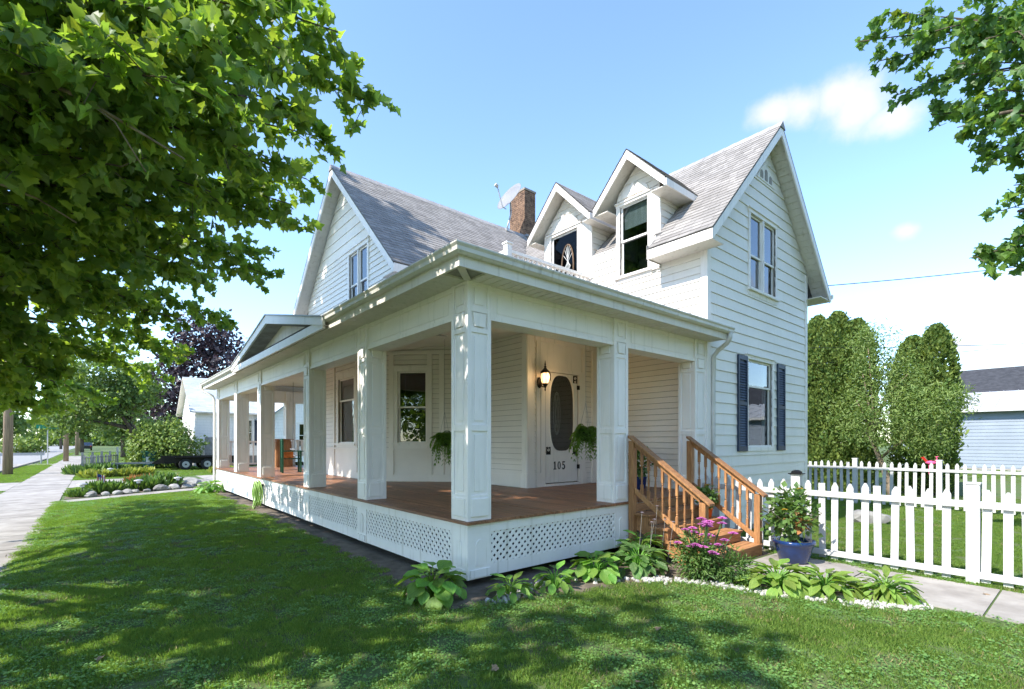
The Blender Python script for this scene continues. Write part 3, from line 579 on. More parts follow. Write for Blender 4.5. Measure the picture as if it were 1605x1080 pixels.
# deck boards run towards the front edge
dk = MB(); dk.box(.02, 1.74, .02, EY-.02, .50, .645); dk.box(1.74, 3.27, .02, 4.6, .50, .645); dk.box(3.27, 5.35, .02, 2.62, .50, .645); dk.box(1.74, 5.0, 10.61, EY-.02, .50, .645)
dk = dk.build('porch_floor', 'deck', HX)
x = -.035; bw = .136
while x < 5.34:
    x1 = x+bw-.006; xm = (x+x1)/2
    if xm < 1.75: end = EY
    elif xm < 3.28: end = 4.6+(3.28-xm)*1.0
    else: end = 2.63
    y = -.03+random.uniform(-.012, .006); nxt = y+random.uniform(2.2, 4.8)
    while y < end-.05:
        y2 = min(nxt, end); zt = ZF+random.uniform(-.0025, .0025)
        MB().box(x, min(x1, 5.345), y, y2-.003, ZF-.034, zt).build('deck_board', 'deck', dk)
        y = y2; nxt = y+random.uniform(3.2, 4.8)
    x += bw
MB().box(1.76, 5.0, 10.62, EY, ZF-.034, ZF).build('deck_board', 'deck', dk)
# posts with recessed panels
def post(x0, y0, w=.34, wx=None, z0=ZF, z1=3.47):
    wx = wx or w; x1, y1 = x0+wx, y0+w; s = .055; e = .018
    m = MB().box(x0+e, x1-e, y0+e, y1-e, z0, z1)
    for a in (x0, x1-s):
        for b in (y0, y1-s): m.box(a, a+s, b, b+s, z0, z1)
    for (a, b) in ((z0, z0+.30), (1.72, 1.80), (2.86, 2.92), (3.10, 3.16), (3.41, z1)):
        m.box(x0+.002, x1-.002, y0+.002, y1-.002, a+.001, b-.001)
    p = m.build('post', 'paint', HX, bevel=.004)
    for fr, a0, a1 in ((Fr((x0, 0, 0), (0, 1, 0), (-1, 0, 0)), y0, y1), (Fr((0, y0, 0), (1, 0, 0), (0, -1, 0)), x0, x1)):
        MB().fbox(fr, a0+.05, a1-.05, z0+.05, z0+.26, -.01, .014).build('base_panel', 'paint', p, bevel=.006)
        MB().fprism(fr, [(a0+.10, 2.93), (a1-.10, 2.93), (a1-.075, 3.09), (a0+.075, 3.09)], -.02, .012).build('capital_panel', 'paint', p, bevel=.006)
        MB().fbox(fr, a0+.105, a1-.105, 3.19, 3.38, -.02, -.006).build('top_panel', 'paint', p, bevel=.004)
        MB().fbox(fr, a0+.105, a1-.105, 1.84, 2.82, -.02, -.008).build('shaft_panel', 'paint', p, bevel=.004)
        MB().fbox(fr, a0+.105, a1-.105, 1.02, 1.68, -.02, -.008).build('shaft_panel', 'paint', p, bevel=.004)
    return p
PY = [0, 2.75, 5.46, 9.22, 12.05, 14.90]
for y in PY: post(0, y)
post(2.66, 0); post(4.97, 0, .34, .385)
post(2.2, 14.9); post(4.2, 14.9)
# beams with panel mouldings
def beam(fr, a0, a1):
    b = MB().fbox(fr, a0, a1, 3.05, 3.475, -.29, -.035).build('porch_beam', 'paint', HX)
    MB().fbox(fr, a0, a1, 3.042, 3.09, -.30, -.018).fbox(fr, a0, a1, 3.38, 3.465, -.045, -.02).build('beam_moulding', 'paint', b)
    MB().fbox(fr, a0+.12, a1-.12, 3.135, 3.33, -.045, -.027).build('beam_panel', 'paint', b)
fP = Fr((0, 0, 0), (0, 1, 0), (-1, 0, 0)); fQ = Fr((0, 0, 0), (1, 0, 0), (0, -1, 0))
for a, b in zip(PY, PY[1:]): beam(fP, a+.335, b+.005)
beam(fQ, .335, 2.665); beam(fQ, 2.995, 4.975)
fZ = Fr((0, 15.24, 0), (-1, 0, 0), (0, 1, 0)); MB().box(.3, 5, 14.95, 15.2, 3.05, 3.47).build('porch_beam', 'paint', HX); MB().box(.1, 5.2, 15.205, 15.245, 3.30, 3.85).build('frieze', 'paint', HX)
# ceiling boards, sloping up to the walls
cl = MB(); P3 = lambda x, y: Vector((x, y, CZ(x, y)))
for q in ([(.05, .05), (5.36, .05), (5.36, 2.63), (2.63, 2.63)], [(.05, .05), (2.63, 2.63), (1.9, 15.25), (.05, 15.25)], [(2.6, 2.6), (3.3, 2.6), (3.3, 4.65), (1.7, 6.3)]):
    if len(q) == 4:
        vs = [Vector((x, y, 3.46+(y if q[1][0] > 5 else min(x, 2.63))*.115)) for x, y in q]
        if q[0][0] > 2: vs = [Vector((x, y, 3.76)) for x, y in q]
        cl.hexa(vs+[p+Vector((0, 0, .02)) for p in vs])
cl.build('porch_ceiling', 'porch_siding', HX)
MB().box(1.7, 5.2, 10.7, 15.2, 3.68, 3.70).build('porch_ceiling', 'porch_siding', HX)
# soffit boards under the eave
sf = MB()
MB().box(-.345, .03, -.345, 15.7, 3.464, 3.47).box(.03, 5.45, -.345, .03, 3.464, 3.47).build('soffit_backing', 'weathered', HX)
x = .03
sf = MB().box(-.345, -.325, -.345, 15.7, 3.43, 3.46).build('soffit', 'soffit', HX)
while x < 5.44: MB().box(x+.006, min(x+.124, 5.45), -.335, .02, 3.440, 3.4635).build('soffit_board', 'soffit', sf); x += .13
y = .03
while y < 15.66: MB().box(-.335, .02, y+.003, min(y+.267, 15.7), 3.440, 3.4635).build('soffit_board', 'soffit', sf); y += .27
MB().prism([(-.335, -.335, 3.434), (-.275, -.335, 3.434), (.03, -.03, 3.434), (.03, .03, 3.434), (-.03, .03, 3.434), (-.335, -.275, 3.434)], (0, 0, .006)).build('mitre_strip', 'soffit', sf)
# fascia and gutters
MB().box(-.36, -.33, -.36, 15.7, 3.425, 3.56).box(-.33, 5.46, -.36, -.33, 3.425, 3.56).build('fascia', 'soffit', HX)
prof = [(q+.095, z) for q, z in [(-.455, 3.535), (-.50, 3.535), (-.53, 3.56), (-.535, 3.60), (-.555, 3.625), (-.555, 3.64), (-.535, 3.64), (-.52, 3.62), (-.455, 3.62)]]
gl = MB()
k = len(prof)
vs = [(p, p, z) for p, z in prof]+[(p, 3.40, z) for p, z in prof]
gl.add(vs, [(i, (i+1) % k, k+(i+1) % k, k+i) for i in range(k)]+[tuple(range(k, 2*k))]); gl.build('gutter', 'gutter', HX)
MB().prism([(p, 10.30, z) for p, z in prof], (0, 5.42, 0)).build('gutter', 'gutter', HX)
vs = [(p, p, z) for p, z in prof]+[(5.52, p, z) for p, z in prof]
MB().add(vs, [(i, (i+1) % k, k+(i+1) % k, k+i) for i in range(k)]+[tuple(range(k, 2*k))]).build('gutter', 'gutter', HX)
for y in (1.4, 12.9): MB().prism([(p-.004*(1 if p < -.38 else 0), y, z-.002) for p, z in prof[:6]]+[(-.355, y, 3.63)], (0, .05, 0)).build('gutter_joint', 'gutter', HX)
MB().tube([(5.43, -.41, 3.55), (5.43, -.41, 3.46), (5.47, -.34, 3.38), (5.50, -.16, 3.28), (5.50, -.07, 3.18), (5.50, -.06, 2.6), (5.50, -.06, .1), (5.50, -.14, -.02)], .042, 8).build('downspout', 'gutter', HX, smooth=True)
MB().tube([(-.41, 15.60, 3.55), (-.41, 15.60, 3.44), (-.34, 15.52, 3.34), (-.10, 15.32, 3.18), (-.06, 15.30, 3.05), (-.06, 15.30, .1), (-.16, 15.30, -.02)], .042, 8).build('downspout', 'gutter', HX, smooth=True)
# porch roof (low slope), with the gablet over the long side
pr = MB(); zr = lambda d: 3.61+(d+.5)*.17
pr.add([(-.43, -.43, zr(-.5)), (5.5, -.43, zr(-.5)), (5.36, 2.63, zr(2.63)), (2.63, 2.63, zr(2.63)), (-.43, 15.7, zr(-.5)), (1.75, 15.7, zr(1.75)), (1.75, 6.1, zr(1.75))], [(0, 1, 2, 3), (0, 3, 6, 4), (4, 6, 5)])
pr.box(2.2, 5.36, 2.63, 5.15, 4.05, 4.28)
pr = pr.build('porch_roof', 'shingle', HX)
ym, zt_ = 6.86, 4.30
for s_ in (-1, 1):
    ye = ym+s_*3.48
    MB().prism([(-.46, ym, zt_), (-.46, ye, 3.60), (-.46, ye, 3.47), (-.46, ym, zt_-.17)], (.04, 0, 0)).build('gablet_rake', 'paint', HX)
    MB().prism([(-.48, ym, zt_+.03), (-.48, ye+s_*.03, 3.62), (-.48, ye+s_*.03, 3.60), (-.48, ym, zt_)], (2.35, 0, 0)).build('gablet_roof', 'white_metal_roof', HX)
    MB().prism([(-.42, ym, zt_-.15), (-.42, ye, 3.48), (-.42, ye, 3.46), (-.42, ym, zt_-.17)], (.34, 0, 0)).build('gablet_soffit', 'weathered', HX)
MB().prism([(-.12, ym-3.2, 3.50), (-.12, ym+3.2, 3.50), (-.12, ym, zt_-.14)], (.04, 0, 0)).build('tympanum', 'soffit', HX)
MB().box(-.44, -.40, 3.42, 10.30, 3.428, 3.575).box(-.43, .0, 3.42, 10.30, 3.555, 3.57).build('gablet_base', 'paint', HX)
# balustrade on the entry roof
def bal(parent, p0, p1, n, z0, z1):
    p0, p1 = Vector(p0), Vector(p1); d = (p1-p0); u = d.normalized(); nn_ = Vector((-u.y, u.x, 0))
    fr = Fr(p0, u, nn_); MB().fbox(fr, 0, d.length, z1-.06, z1, -.045, .045).build('top_rail', 'paint', parent); MB().fbox(fr, 0, d.length, z0, z0+.06, -.03, .03).build('bottom_rail', 'paint', parent)
    me = MB().box(-.02, .02, -.02, .02, 0, z1-z0-.12).mesh('baluster', 'paint')
    for i in range(n): put('baluster', me, parent, p0+u*(d.length*(i+.5)/n)+Vector((0, 0, z0+.06)))
BL = MB().box(2.86, 2.98, 2.74, 2.86, 4.28, 5.46).box(2.84, 3.0, 2.72, 2.88, 5.46, 5.49).build('balustrade', 'paint', HX)
bal(BL, (2.98, 2.8, 0), (5.34, 2.8, 0), 18, 4.40, 5.36); bal(BL, (2.92, 2.86, 0), (2.92, 5.1, 0), 16, 4.40, 5.36)
# skirt: fascia, bottom board, lattice panels, panelled stiles under each post
def lattice(fr, a0, a1, z0, z1, parent, pitch=.098, sw=.038):
    m = MB(); H_ = z1-z0
    for k_, d_ in ((1, -.004), (-1, -.012)):
        c = a0-H_
        while c < a1+H_:
            pts = []
            for z in (z0, z1):
                t = (z-z0); ac = c+t if k_ > 0 else c+H_-t; pts.append(ac)
            lo0, lo1 = pts[0]-sw*.7, pts[1]-sw*.7; hi0, hi1 = pts[0]+sw*.7, pts[1]+sw*.7
            poly = [(lo0, z0), (hi0, z0), (hi1, z1), (lo1, z1)]
            for bound, keep in ((a0, 1), (a1, -1)):
                out = []
                for i in range(len(poly)):
                    p, q = poly[i], poly[(i+1) % len(poly)]; ip, iq = (p[0]-bound)*keep >= 0, (q[0]-bound)*keep >= 0
                    if ip: out.append(p)
                    if ip != iq: t = (bound-p[0])/(q[0]-p[0]); out.append((bound, p[1]+t*(q[1]-p[1])))
                poly = out
                if len(poly) < 3: break
            if len(poly) >= 3: m.fprism(fr, poly, d_-.007, d_)
            c += pitch*1.0
    return m.build('lattice_panel', 'paint_low', parent)
def skirt(fr, ps, end, far=False):
    sk = MB().fbox(fr, 0 if not far else .031, end, .535, .646, -.03, .004).build('skirt', 'paint_low', HX)
    MB().fbox(fr, .03, end, .015, .155, -.03, -.003).build('bottom_board', 'paint_low', sk)
    for a in ps:
        st = MB().fbox(fr, a if a > 0 else .0025, a+.34, .012, .535, -.035, .0025).build('stile', 'paint_low', sk)
        MB().fprism(fr, [(a+.11, .16), (a+.23, .16), (a+.23, .40)]+[(a+.17+.06*math.cos(t), .40+.06*math.sin(t)) for t in np.linspace(.3, 2.84, 7)]+[(a+.11, .40)], .0, .014).build('arched_panel', 'paint_low', st)
        MB().fbox(fr, a+.03, a+.31, .03, .12, .0, .02).build('base_panel', 'paint_low', st)
    bs = list(ps)+[end]
    for a, b in zip(bs, bs[1:]):
        if b-a > .6: lattice(fr, a+.34, b, .155, .535, sk)
skirt(fP, PY, 15.24); skirt(fQ, [0, 2.66], 5.34, True)
MB().box(.25, .27, .25, 15, -.05, .5).box(.25, 5.3, .25, .27, -.05, .5).build('crawl_shade', 'dark_room', HX)  # dark sheets behind the lattice stand in for the shade under the porch
# ------------------------------------------------------------------ ground, walks, road
def sheet(name, pts, z, m):
    me = bpy.data.meshes.new(name); n = len(pts); me.from_pydata([(x, y, z(x, y) if callable(z) else z) for x, y in pts], [], [tuple(range(n))]); me.materials.append(MATS[m])
    o = bpy.data.objects.new(name, me); col.objects.link(o); o['kind'] = 'structure'; return o
gx = [-600, -200, -60, -20, -8, -4, -2, 0, 2, 4, 6, 8, 10, 12, 15, 20, 30, 40, 100, 600]; gy = [-400, -100, -30, -10, -4, 0, 5, 10, 20, 40, 80, 200, 800]
me = bpy.data.meshes.new('ground'); me.from_pydata([(x, y, gz(x)) for x in gx for y in gy], [], [(i*len(gy)+j, (i+1)*len(gy)+j, (i+1)*len(gy)+j+1, i*len(gy)+j+1) for i in range(len(gx)-1) for j in range(len(gy)-1)])
me.materials.append(MATS['ground']); gobj = bpy.data.objects.new('ground', me); col.objects.link(gobj); gobj['kind'] = 'structure'
# sidewalk of separate slabs
sw_ = bpy.data.objects.new('sidewalk', None); col.objects.link(sw_); sw_['kind'] = 'structure'
y = -9.0; k = 0
while y < 70:
    ln = 1.52; j = random.uniform(-.004, .004)
    MB().box(-5.55, -4.02+random.uniform(-.01, .01), y+.007, y+ln-.007, -.2, -.072+j).build('slab', 'concrete', sw_); y += ln
def walk(name, quads):
    w_ = bpy.data.objects.new(name, None); col.objects.link(w_); w_['kind'] = 'structure'
    for q in quads:
        vs = [Vector((x, y, gz(x)+.014)) for x, y in q]; MB().hexa([p-Vector((0, 0, .1)) for p in vs]+vs).build('slab', 'concrete', w_)
    return w_
# walk from the steps along the picket fence
walk('front_walk', [[(3.6, -2.6+.01), (5.05, -2.6+.01), (5.05, -1.36), (3.6, -1.36)], [(3.55, -3.9+.01), (5.02, -3.9+.01), (5.05, -2.61), (3.6, -2.61)], [(3.5, -5.2), (4.98, -5.2), (5.02, -3.91), (3.55, -3.91)], [(3.4, -6.6), (4.9, -6.6), (4.98, -5.21), (3.5, -5.21)]])
# narrow concrete strip and driveway beyond the lawn
walk('garden_path', [[(-4.0+i*1.1, 13.55+i*.62), (-4.0+(i+1)*1.1-.01, 13.55+(i+1)*.62), (-4.0+(i+1)*1.1-.01, 14.25+(i+1)*.66), (-4.0+i*1.1, 14.25+i*.66)] for i in range(4)])
walk('driveway', [[(-12, 19.3), (-5.56, 19.3), (-5.56, 23.6), (-12, 23.6)], [(-4.0, 19.3), (1.5, 20.4), (1.5, 24.3), (-4.0, 23.6)], [(1.51, 20.4), (9, 21.3), (9, 25.0), (1.51, 24.3)]])
road = [(-60, 26), (-7.6, 26), (-7.6, 33), (-7.0, 60), (-6.8, 110), (-6.8, 400), (-14, 400), (-60, 60)]
rd = sheet('road', [(-11.5, 24), (-7.2, 31), (-6.7, 60), (-7.2, 120), (-8, 400), (-60, 400), (-60, 10), (-14, 10)], -.075, 'asphalt')
rd['kind'] = 'structure'
MB().prism([(-7.35, 31, -.1), (-7.2, 31, -.1), (-7.2, 31, .02), (-7.35, 31, .02)], (.5, 29, 0)).build('kerb', 'concrete', None, kind='structure')
sheet('side_street', [(-60, 52), (-4.2, 46), (-4.2, 43.5), (-60, 46)], -.068, 'concrete')
# planting beds
sheet('bed_soil', [(-.36, 15), (-.40, 6), (-.45, 1.5), (-.70, .2), (-.62, -.42), (.2, -.72), (1.0, -.95), (2.0, -1.1), (2.6, -1.6), (3.0, -2.3), (3.4, -3.35), (3.62, -3.3), (3.62, -1.3), (5.3, -1.3), (5.3, .3), (.3, .3), (.3, 15)], lambda x, y: gz(x)+.006, 'soil')
sheet('bed_soil', [(-3.95, 14.6), (.3, 17.1), (.9, 18.0), (-.5, 18.6), (-3.9, 17.6)], lambda x, y: gz(x)+.008, 'soil')
# ------------------------------------------------------------------ foliage library
MAPLE = ([(0,0,0),(.20,-.10,.02),(.50,.04,.09),(.42,.22,.07),(.62,.50,.13),(.30,.58,.03),(0,1,-.16),(-.20,-.10,.02),(-.50,.04,.09),(-.42,.22,.07),(-.62,.50,.13),(-.30,.58,.03)], [(0,1,2,3,4,5,6),(0,6,11,10,9,8,7)])
DIAM = ([(0,0,0),(.36,.42,.07),(0,1,-.08),(-.36,.42,.07)], [(0,1,2),(0,2,3)])
SPRAY = ([(0,0,0),(.30,.35,.08),(.22,.8,0),(0,1,-.05),(-.25,.7,.05),(-.30,.3,.06)], [(0,1,2,3),(0,3,4,5)])
LONG = ([(0,0,0),(.14,.35,.02),(.10,.75,-.03),(0,1,-.18),(-.10,.75,-.03),(-.14,.35,.02)], [(0,1,2,3),(0,3,4,5)])
def unit(a): return a/np.maximum(np.linalg.norm(a, axis=1, keepdims=True), 1e-9)
def leaves_mesh(name, pos, tip, nrm, size, tmpl, m, off=(0,0,0), rnd=None):
    V, Fc = tmpl; V = np.array(V); n = len(pos); tip = unit(tip); side = unit(np.cross(tip, nrm)); nr = np.cross(side, tip)
    s = np.asarray(size).reshape(-1,1,1)
    vs = (pos-np.array(off))[:,None,:] + s*(V[None,:,0:1]*side[:,None,:] + V[None,:,1:2]*tip[:,None,:] + V[None,:,2:3]*nr[:,None,:])
    vs = vs.reshape(-1,3); k = len(V); nf = len(Fc)
    lt = np.array([len(f) for f in Fc]); flat = np.concatenate([np.array(f) for f in Fc])
    loops = (np.arange(n)[:,None]*k + flat[None,:]).reshape(-1); tot = np.tile(lt, n); start = np.concatenate([[0], np.cumsum(tot)[:-1]])
    me = bpy.data.meshes.new(name); me.vertices.add(len(vs)); me.vertices.foreach_set('co', vs.astype(np.float32).ravel())
    me.loops.add(len(loops)); me.loops.foreach_set('vertex_index', loops.astype(np.int32))
    me.polygons.add(len(tot)); me.polygons.foreach_set('loop_start', start.astype(np.int32)); me.polygons.foreach_set('loop_total', tot.astype(np.int32))
    me.update(calc_edges=True); me.validate()
    r_ = rng.random(n) if rnd is None else rnd
    at = me.attributes.new('rnd', 'FLOAT', 'FACE'); at.data.foreach_set('value', np.repeat(r_, nf).astype(np.float32))
    me.materials.append(MATS[m] if isinstance(m, str) else m); return me
def leaf_obj(name, parent, pos, tip, nrm, size, tmpl, m, kind='stuff', rnd=None):
    off = np.array(wloc(parent)) if parent else np.zeros(3)
    o = bpy.data.objects.new(name, leaves_mesh(name, pos, tip, nrm, size, tmpl, m, off, rnd)); col.objects.link(o)
    if parent: o.parent = parent
    if kind: o['kind'] = kind
    return o
def rdir(n): return unit(rng.normal(size=(n,3)))
def bez(p0, p1, p2, n):
    t = np.linspace(0, 1, n)[:,None]; return (1-t)**2*np.array(p0)+2*t*(1-t)*np.array(p1)+t*t*np.array(p2)
def bough_leaves(path, n_tw, per, ls, spread, start=.35, droop=.35, tw=None):
    """twigs along the outer part of a bough, leaves along each twig"""
    pos = []; tip = []; m = len(path); ax = unit((path[-1]-path[0])[None,:])[0]
    for i in range(n_tw):
        t = start+(1-start)*(i+rng.random())/n_tw; f = t*(m-1); a = int(min(f, m-2)); p = path[a]+(path[a+1]-path[a])*(f-a)
        d = rng.normal(size=3); d[2] = d[2]*.6-.10; d = d/np.linalg.norm(d)+ax*.45; d /= np.linalg.norm(d)
        ln = spread*(.45+.75*rng.random())*(1.0-.45*max(0, t-.6)/.4)
        e = p+d*ln+np.array([0,0,-droop*ln*.6]); mid = p+d*ln*.55
        q = bez(p, mid, e, 6)
        if tw is not None: tw.append(q)
        tt = rng.random(per)**.7
        for u in tt:
            g = u*5; b = int(min(g, 4)); pp = q[b]+(q[b+1]-q[b])*(g-b)
            w_ = rng.normal(size=3)*.9+d*.6; w_[2] -= .65
            pos.append(pp+rng.normal(size=3)*.035); tip.append(w_)
    return np.array(pos), np.array(tip)
def normals_for(n, up=.62, jit=.62): return unit(rng.normal(size=(n,3))*jit+np.array([0,0,up]))
# ------------------------------------------------------------------ trees
TIPS_L = [(-0.82,0.69,5.46),(-1.04,0.61,5.68),(-1.36,0.35,5.76),(-1.04,1.39,5.27),(-1.59,0.81,5.05),(-1.85,0.24,5.25),(-2.07,-0.09,5.26),(-0.95,2.63,4.61),(-1.36,1.93,4.59),(-1.79,0.99,4.51),(-1.26,4.2,4.63),(-1.75,2.0,4.42),(-2.21,0.29,4.69),(-2.48,-0.26,4.71),(-2.23,0.57,4.36),(-1.63,5.83,4.42),(-2.08,2.93,4.23),(-2.31,1.42,4.24),(-1.68,7.83,3.4),(-2.14,5.6,3.72),(-2.4,3.2,3.89),(-2.76,0.23,4.15),(-2.84,-0.22,4.27),(-2.72,1.77,3.97),(-2.25,8.97,3.06),(-2.61,6.66,3.49),(-2.89,4.27,3.62),(-2.96,2.37,3.68),(-3.07,0.76,3.95),(-3.17,0.05,4.55),(-3.13,9.71,2.63),(-3.24,6.53,3.06),(-3.28,1.72,3.79),(-3.31,0.44,4.22),(-3.43,4.07,3.39),(-3.73,8.91,2.27),(-3.54,2.47,3.43),(-3.79,6.34,2.76),(-3.61,1.21,4.01),(-3.81,4.4,3.05),(-4.22,8.01,2.21),(-3.71,1.04,4.67),(-3.91,2.77,3.7),(-4.14,5.33,2.62),(-4.13,4.01,3.25),(-1.35,6.25,3.97),(-0.96,4.61,4.49),(-1.11,2.11,5.07),(-2.67,-0.11,4.86),
          (-2.2,0.3,5.6),(-2.6,0.4,5.3),(-3.0,1.2,5.2),(-2.4,2.2,5.2),(-2.0,3.6,5.0),(-3.2,3.0,4.8),(-2.8,5.0,4.6),(-3.4,5.4,4.0),(-3.0,7.4,4.2),(-3.6,7.4,3.2),(-3.8,9.6,3.0),(-3.5,2.0,5.6),(-3.8,0.2,5.2)]
TX, TY = -7.2, 3.8
def crown_top(x, y):
    base = 8.3 if y > 0 else 8.3+y*1.35
    if y > 5.0: base += (min(y, 7.2)-5.0)*3.2
    if y > 9.5: base -= (y-9.5)*1.5
    return base+max(0, -5-x)*.55
def big_tree(name, label, base, top, tips, shade_tips, m, big_m, ls, nbig, bark='bark', tmpl=MAPLE, per=13, tw_n=40, spread=.62, wig=.25):
    T = thing(name, label, 'tree', base)
    bx, by, bz = base; tr = [(bx+.10*math.sin(i*1.3), by+.10*math.cos(i*.9), bz-.15+i*(top-bz)/9) for i in range(10)]
    r0 = .36; MB().tube(tr, [r0*(1.25 if i == 0 else 1-.085*i) for i in range(10)], 14).build('trunk', bark, T, smooth=True)
    P_, T_, SF = [], [], []; tws = []; bs = MB()
    for k, tp in enumerate(list(tips)+list(shade_tips)):
        tp = np.array(tp); vis = k < len(tips)
        zs = np.clip(tp[2]*(.72 if vis else .62)+.3, 2.2, top-1.0); st = np.array([bx, by, zs]); mid = st*.42+tp*.58+np.array([0, 0, .55+.12*np.linalg.norm(tp-st)*.5])+rng.normal(size=3)*wig
        pth = bez(st, mid, tp, 12); ln = np.linalg.norm(tp-st)
        bs.tube(pth, [max(.052*(1-i/11)**1.2*min(ln/5, 1.3), .007) for i in range(12)], 6)
        a, b = bough_leaves(pth, tw_n if vis else int(tw_n*.58), per if vis else int(per*.85), ls, spread if vis else spread*1.35, (.34 if vis else (.5 if tp[2] > 9.8 else .30)), tw=tws if vis else None)
        P_.append(a); T_.append(b); SF.append(np.full(len(a), 1.0 if vis else (2.1 if tp[2] > 9.8 else 1.45)))
    bs.build('branches', bark, T, smooth=True)
    tb = MB()
    for q in tws: tb.tube(q[::2] if len(q) > 4 else q, [.0055, .0045, .003][:len(q[::2])], 3, False)
    if tws: tb.build('twigs', bark, T, kind='stuff')
    P_ = np.concatenate(P_); T_ = np.concatenate(T_); n = len(P_); Nn = normals_for(n); S_ = ls*(.62+.62*rng.random(n))*np.concatenate(SF)
    # the leaves that show largest are objects of their own
    cl = np.array(camo.location); fw = np.array([.646, .763, 0]); rt = np.array([.763, -.646, 0]); q = P_-cl; dz = q@fw; lx = q@rt/np.maximum(dz, .01); lz = q[:,2]/np.maximum(dz, .01)
    inv = (dz > 1.2) & (abs(lx) < 1.03) & (lz < .89) & (lz > -.4)
    sc_ = np.where(inv, S_/np.maximum(dz, .1), 0); idx = np.argsort(-sc_)[:nbig*2]; idx = rng.choice(idx, nbig, replace=False) if nbig else np.array([], int)
    keep = np.ones(n, bool); keep[idx] = False
    keep &= (np.linalg.norm(q, axis=1) > 1.6)
    leaf_obj('foliage', T, P_[keep], T_[keep], Nn[keep], S_[keep], tmpl, m)
    if nbig:
        lm = MB().add(*tmpl).mesh('leaf', big_m); lm.update()
        for i in idx:
            t = Vector(T_[i]).normalized(); nn_ = Vector(Nn[i]); sd = t.cross(nn_).normalized(); nr = sd.cross(t)
            o = put('leaf', lm, T, P_[i], (0,0,0), float(S_[i])); o.rotation_euler = Matrix((sd, t, nr)).transposed().to_euler()
    return T, n
sh = []
while len(sh) < 6:
    x, y = rng.uniform(-11.5, -4.6), rng.uniform(-4.6, 10.5); z = rng.uniform(3.2, 17)
    if z < crown_top(x, y) and ((x+7.5)/4.6)**2+((y-3.2)/7.6)**2 < 1.1 and z > 2.6+.25*abs(x+7): sh.append((x, y, z))
for i in range(84): sh.append((rng.uniform(-7.0, -4.2), rng.uniform(6.2, 11.2), rng.uniform(10.2, 15.4)))
for i in range(10): sh.append((rng.uniform(-8.0, -5.2), rng.uniform(8.5, 13.6), rng.uniform(3.2, 6.6)))
for i in range(8):
    x, y = rng.uniform(-8, -5.2), rng.uniform(-3.3, 1.6); g_ = rng.uniform(-3.2, .9 if y > -1.2 else .2); sh.append((x, y, max(2.6, (g_-x)*1.04)))
for g_, y in ((-1.6, -1.3), (-.9, -1.9), (-.2, -2.3), (.3, -2.8), (-1.3, -2.4), (.9, -2.6), (-2.2, -.4)): x = rng.uniform(-7, -5.6); sh.append((x, y, (g_-x)*1.04))
sh += [(-5.2, 7.4, 14.9), (-5.6, 7.0, 15.4), (-5.0, 7.9, 14.4), (-5.8, 6.7, 15.0), (-5.4, 8.3, 15.3), (-6.4, 7.6, 16.2), (-4.8, 7.5, 13.4), (-5.2, 8.6, 13.6)]
tl, nl = big_tree('maple_tree', 'big leafy maple overhanging the sidewalk and lawn on the street side', (TX, TY, -.09), 15.5, TIPS_L, sh, 'maple', 'maple_big', .112, 300, tw_n=46, per=14, spread=.66)
TIPS_R = [(5.64,-2.29,7.7),(5.6,-2.66,7.88),(5.9,-2.51,7.41),(6.42,-2.56,7.08),(5.63,-2.94,7.34),(6.29,-2.97,6.99),(6.62,-2.99,6.65),(5.45,-3.44,7.18),(5.85,-3.39,6.82),(6.12,-3.36,6.07),(5.33,-3.73,6.68),(5.63,-3.73,6.18),(5.7,-3.78,5.77),(5.03,-4.01,6.58),(5.03,-4.01,5.98),(5.09,-4.06,5.45),(6.26,-3.73,5.5),(6.17,-3.92,5.04),(6.32,-3.79,4.79),(6.24,-3.98,4.36),(6.26,-3.47,4.21),(6.5,-3.68,4.3),(7.3,-3.04,7.02),(6.6,-3.5,5.82),(5.5,-4.2,7.0),(6.0,-4.0,7.2),(5.2,-3.6,7.4),(6.2,-3.2,7.6)]
tr_, nr_ = big_tree('shade_tree', 'leafy tree with dark limbs reaching in above the picket fence walk', (9.2, -7.4, gz(9.2)), 11, TIPS_R, [(7.5, -6, 8.5), (9, -5, 9.5), (10.5, -6, 9), (9.5, -9, 10), (8, -8.5, 9), (11, -8, 8), (7, -5, 9.5), (8.5, -6, 11)], 'maple_r', 'maple_big', .100, 160, tw_n=26, spread=.42, per=14)
MB().tube(bez((9.2, -7.4, 5.6), (7.4, -5.2, 6.3), (5.5, -3.85, 5.75), 10), [.11*(1-i/11) for i in range(10)], 8).build('limb', 'bark', tr_, smooth=True)
MB().tube(bez((9.2, -7.4, 4.2), (7.6, -5.3, 5.0), (6.3, -3.95, 4.72), 10), [.10*(1-i/11) for i in range(10)], 8).build('limb', 'bark', tr_, smooth=True)
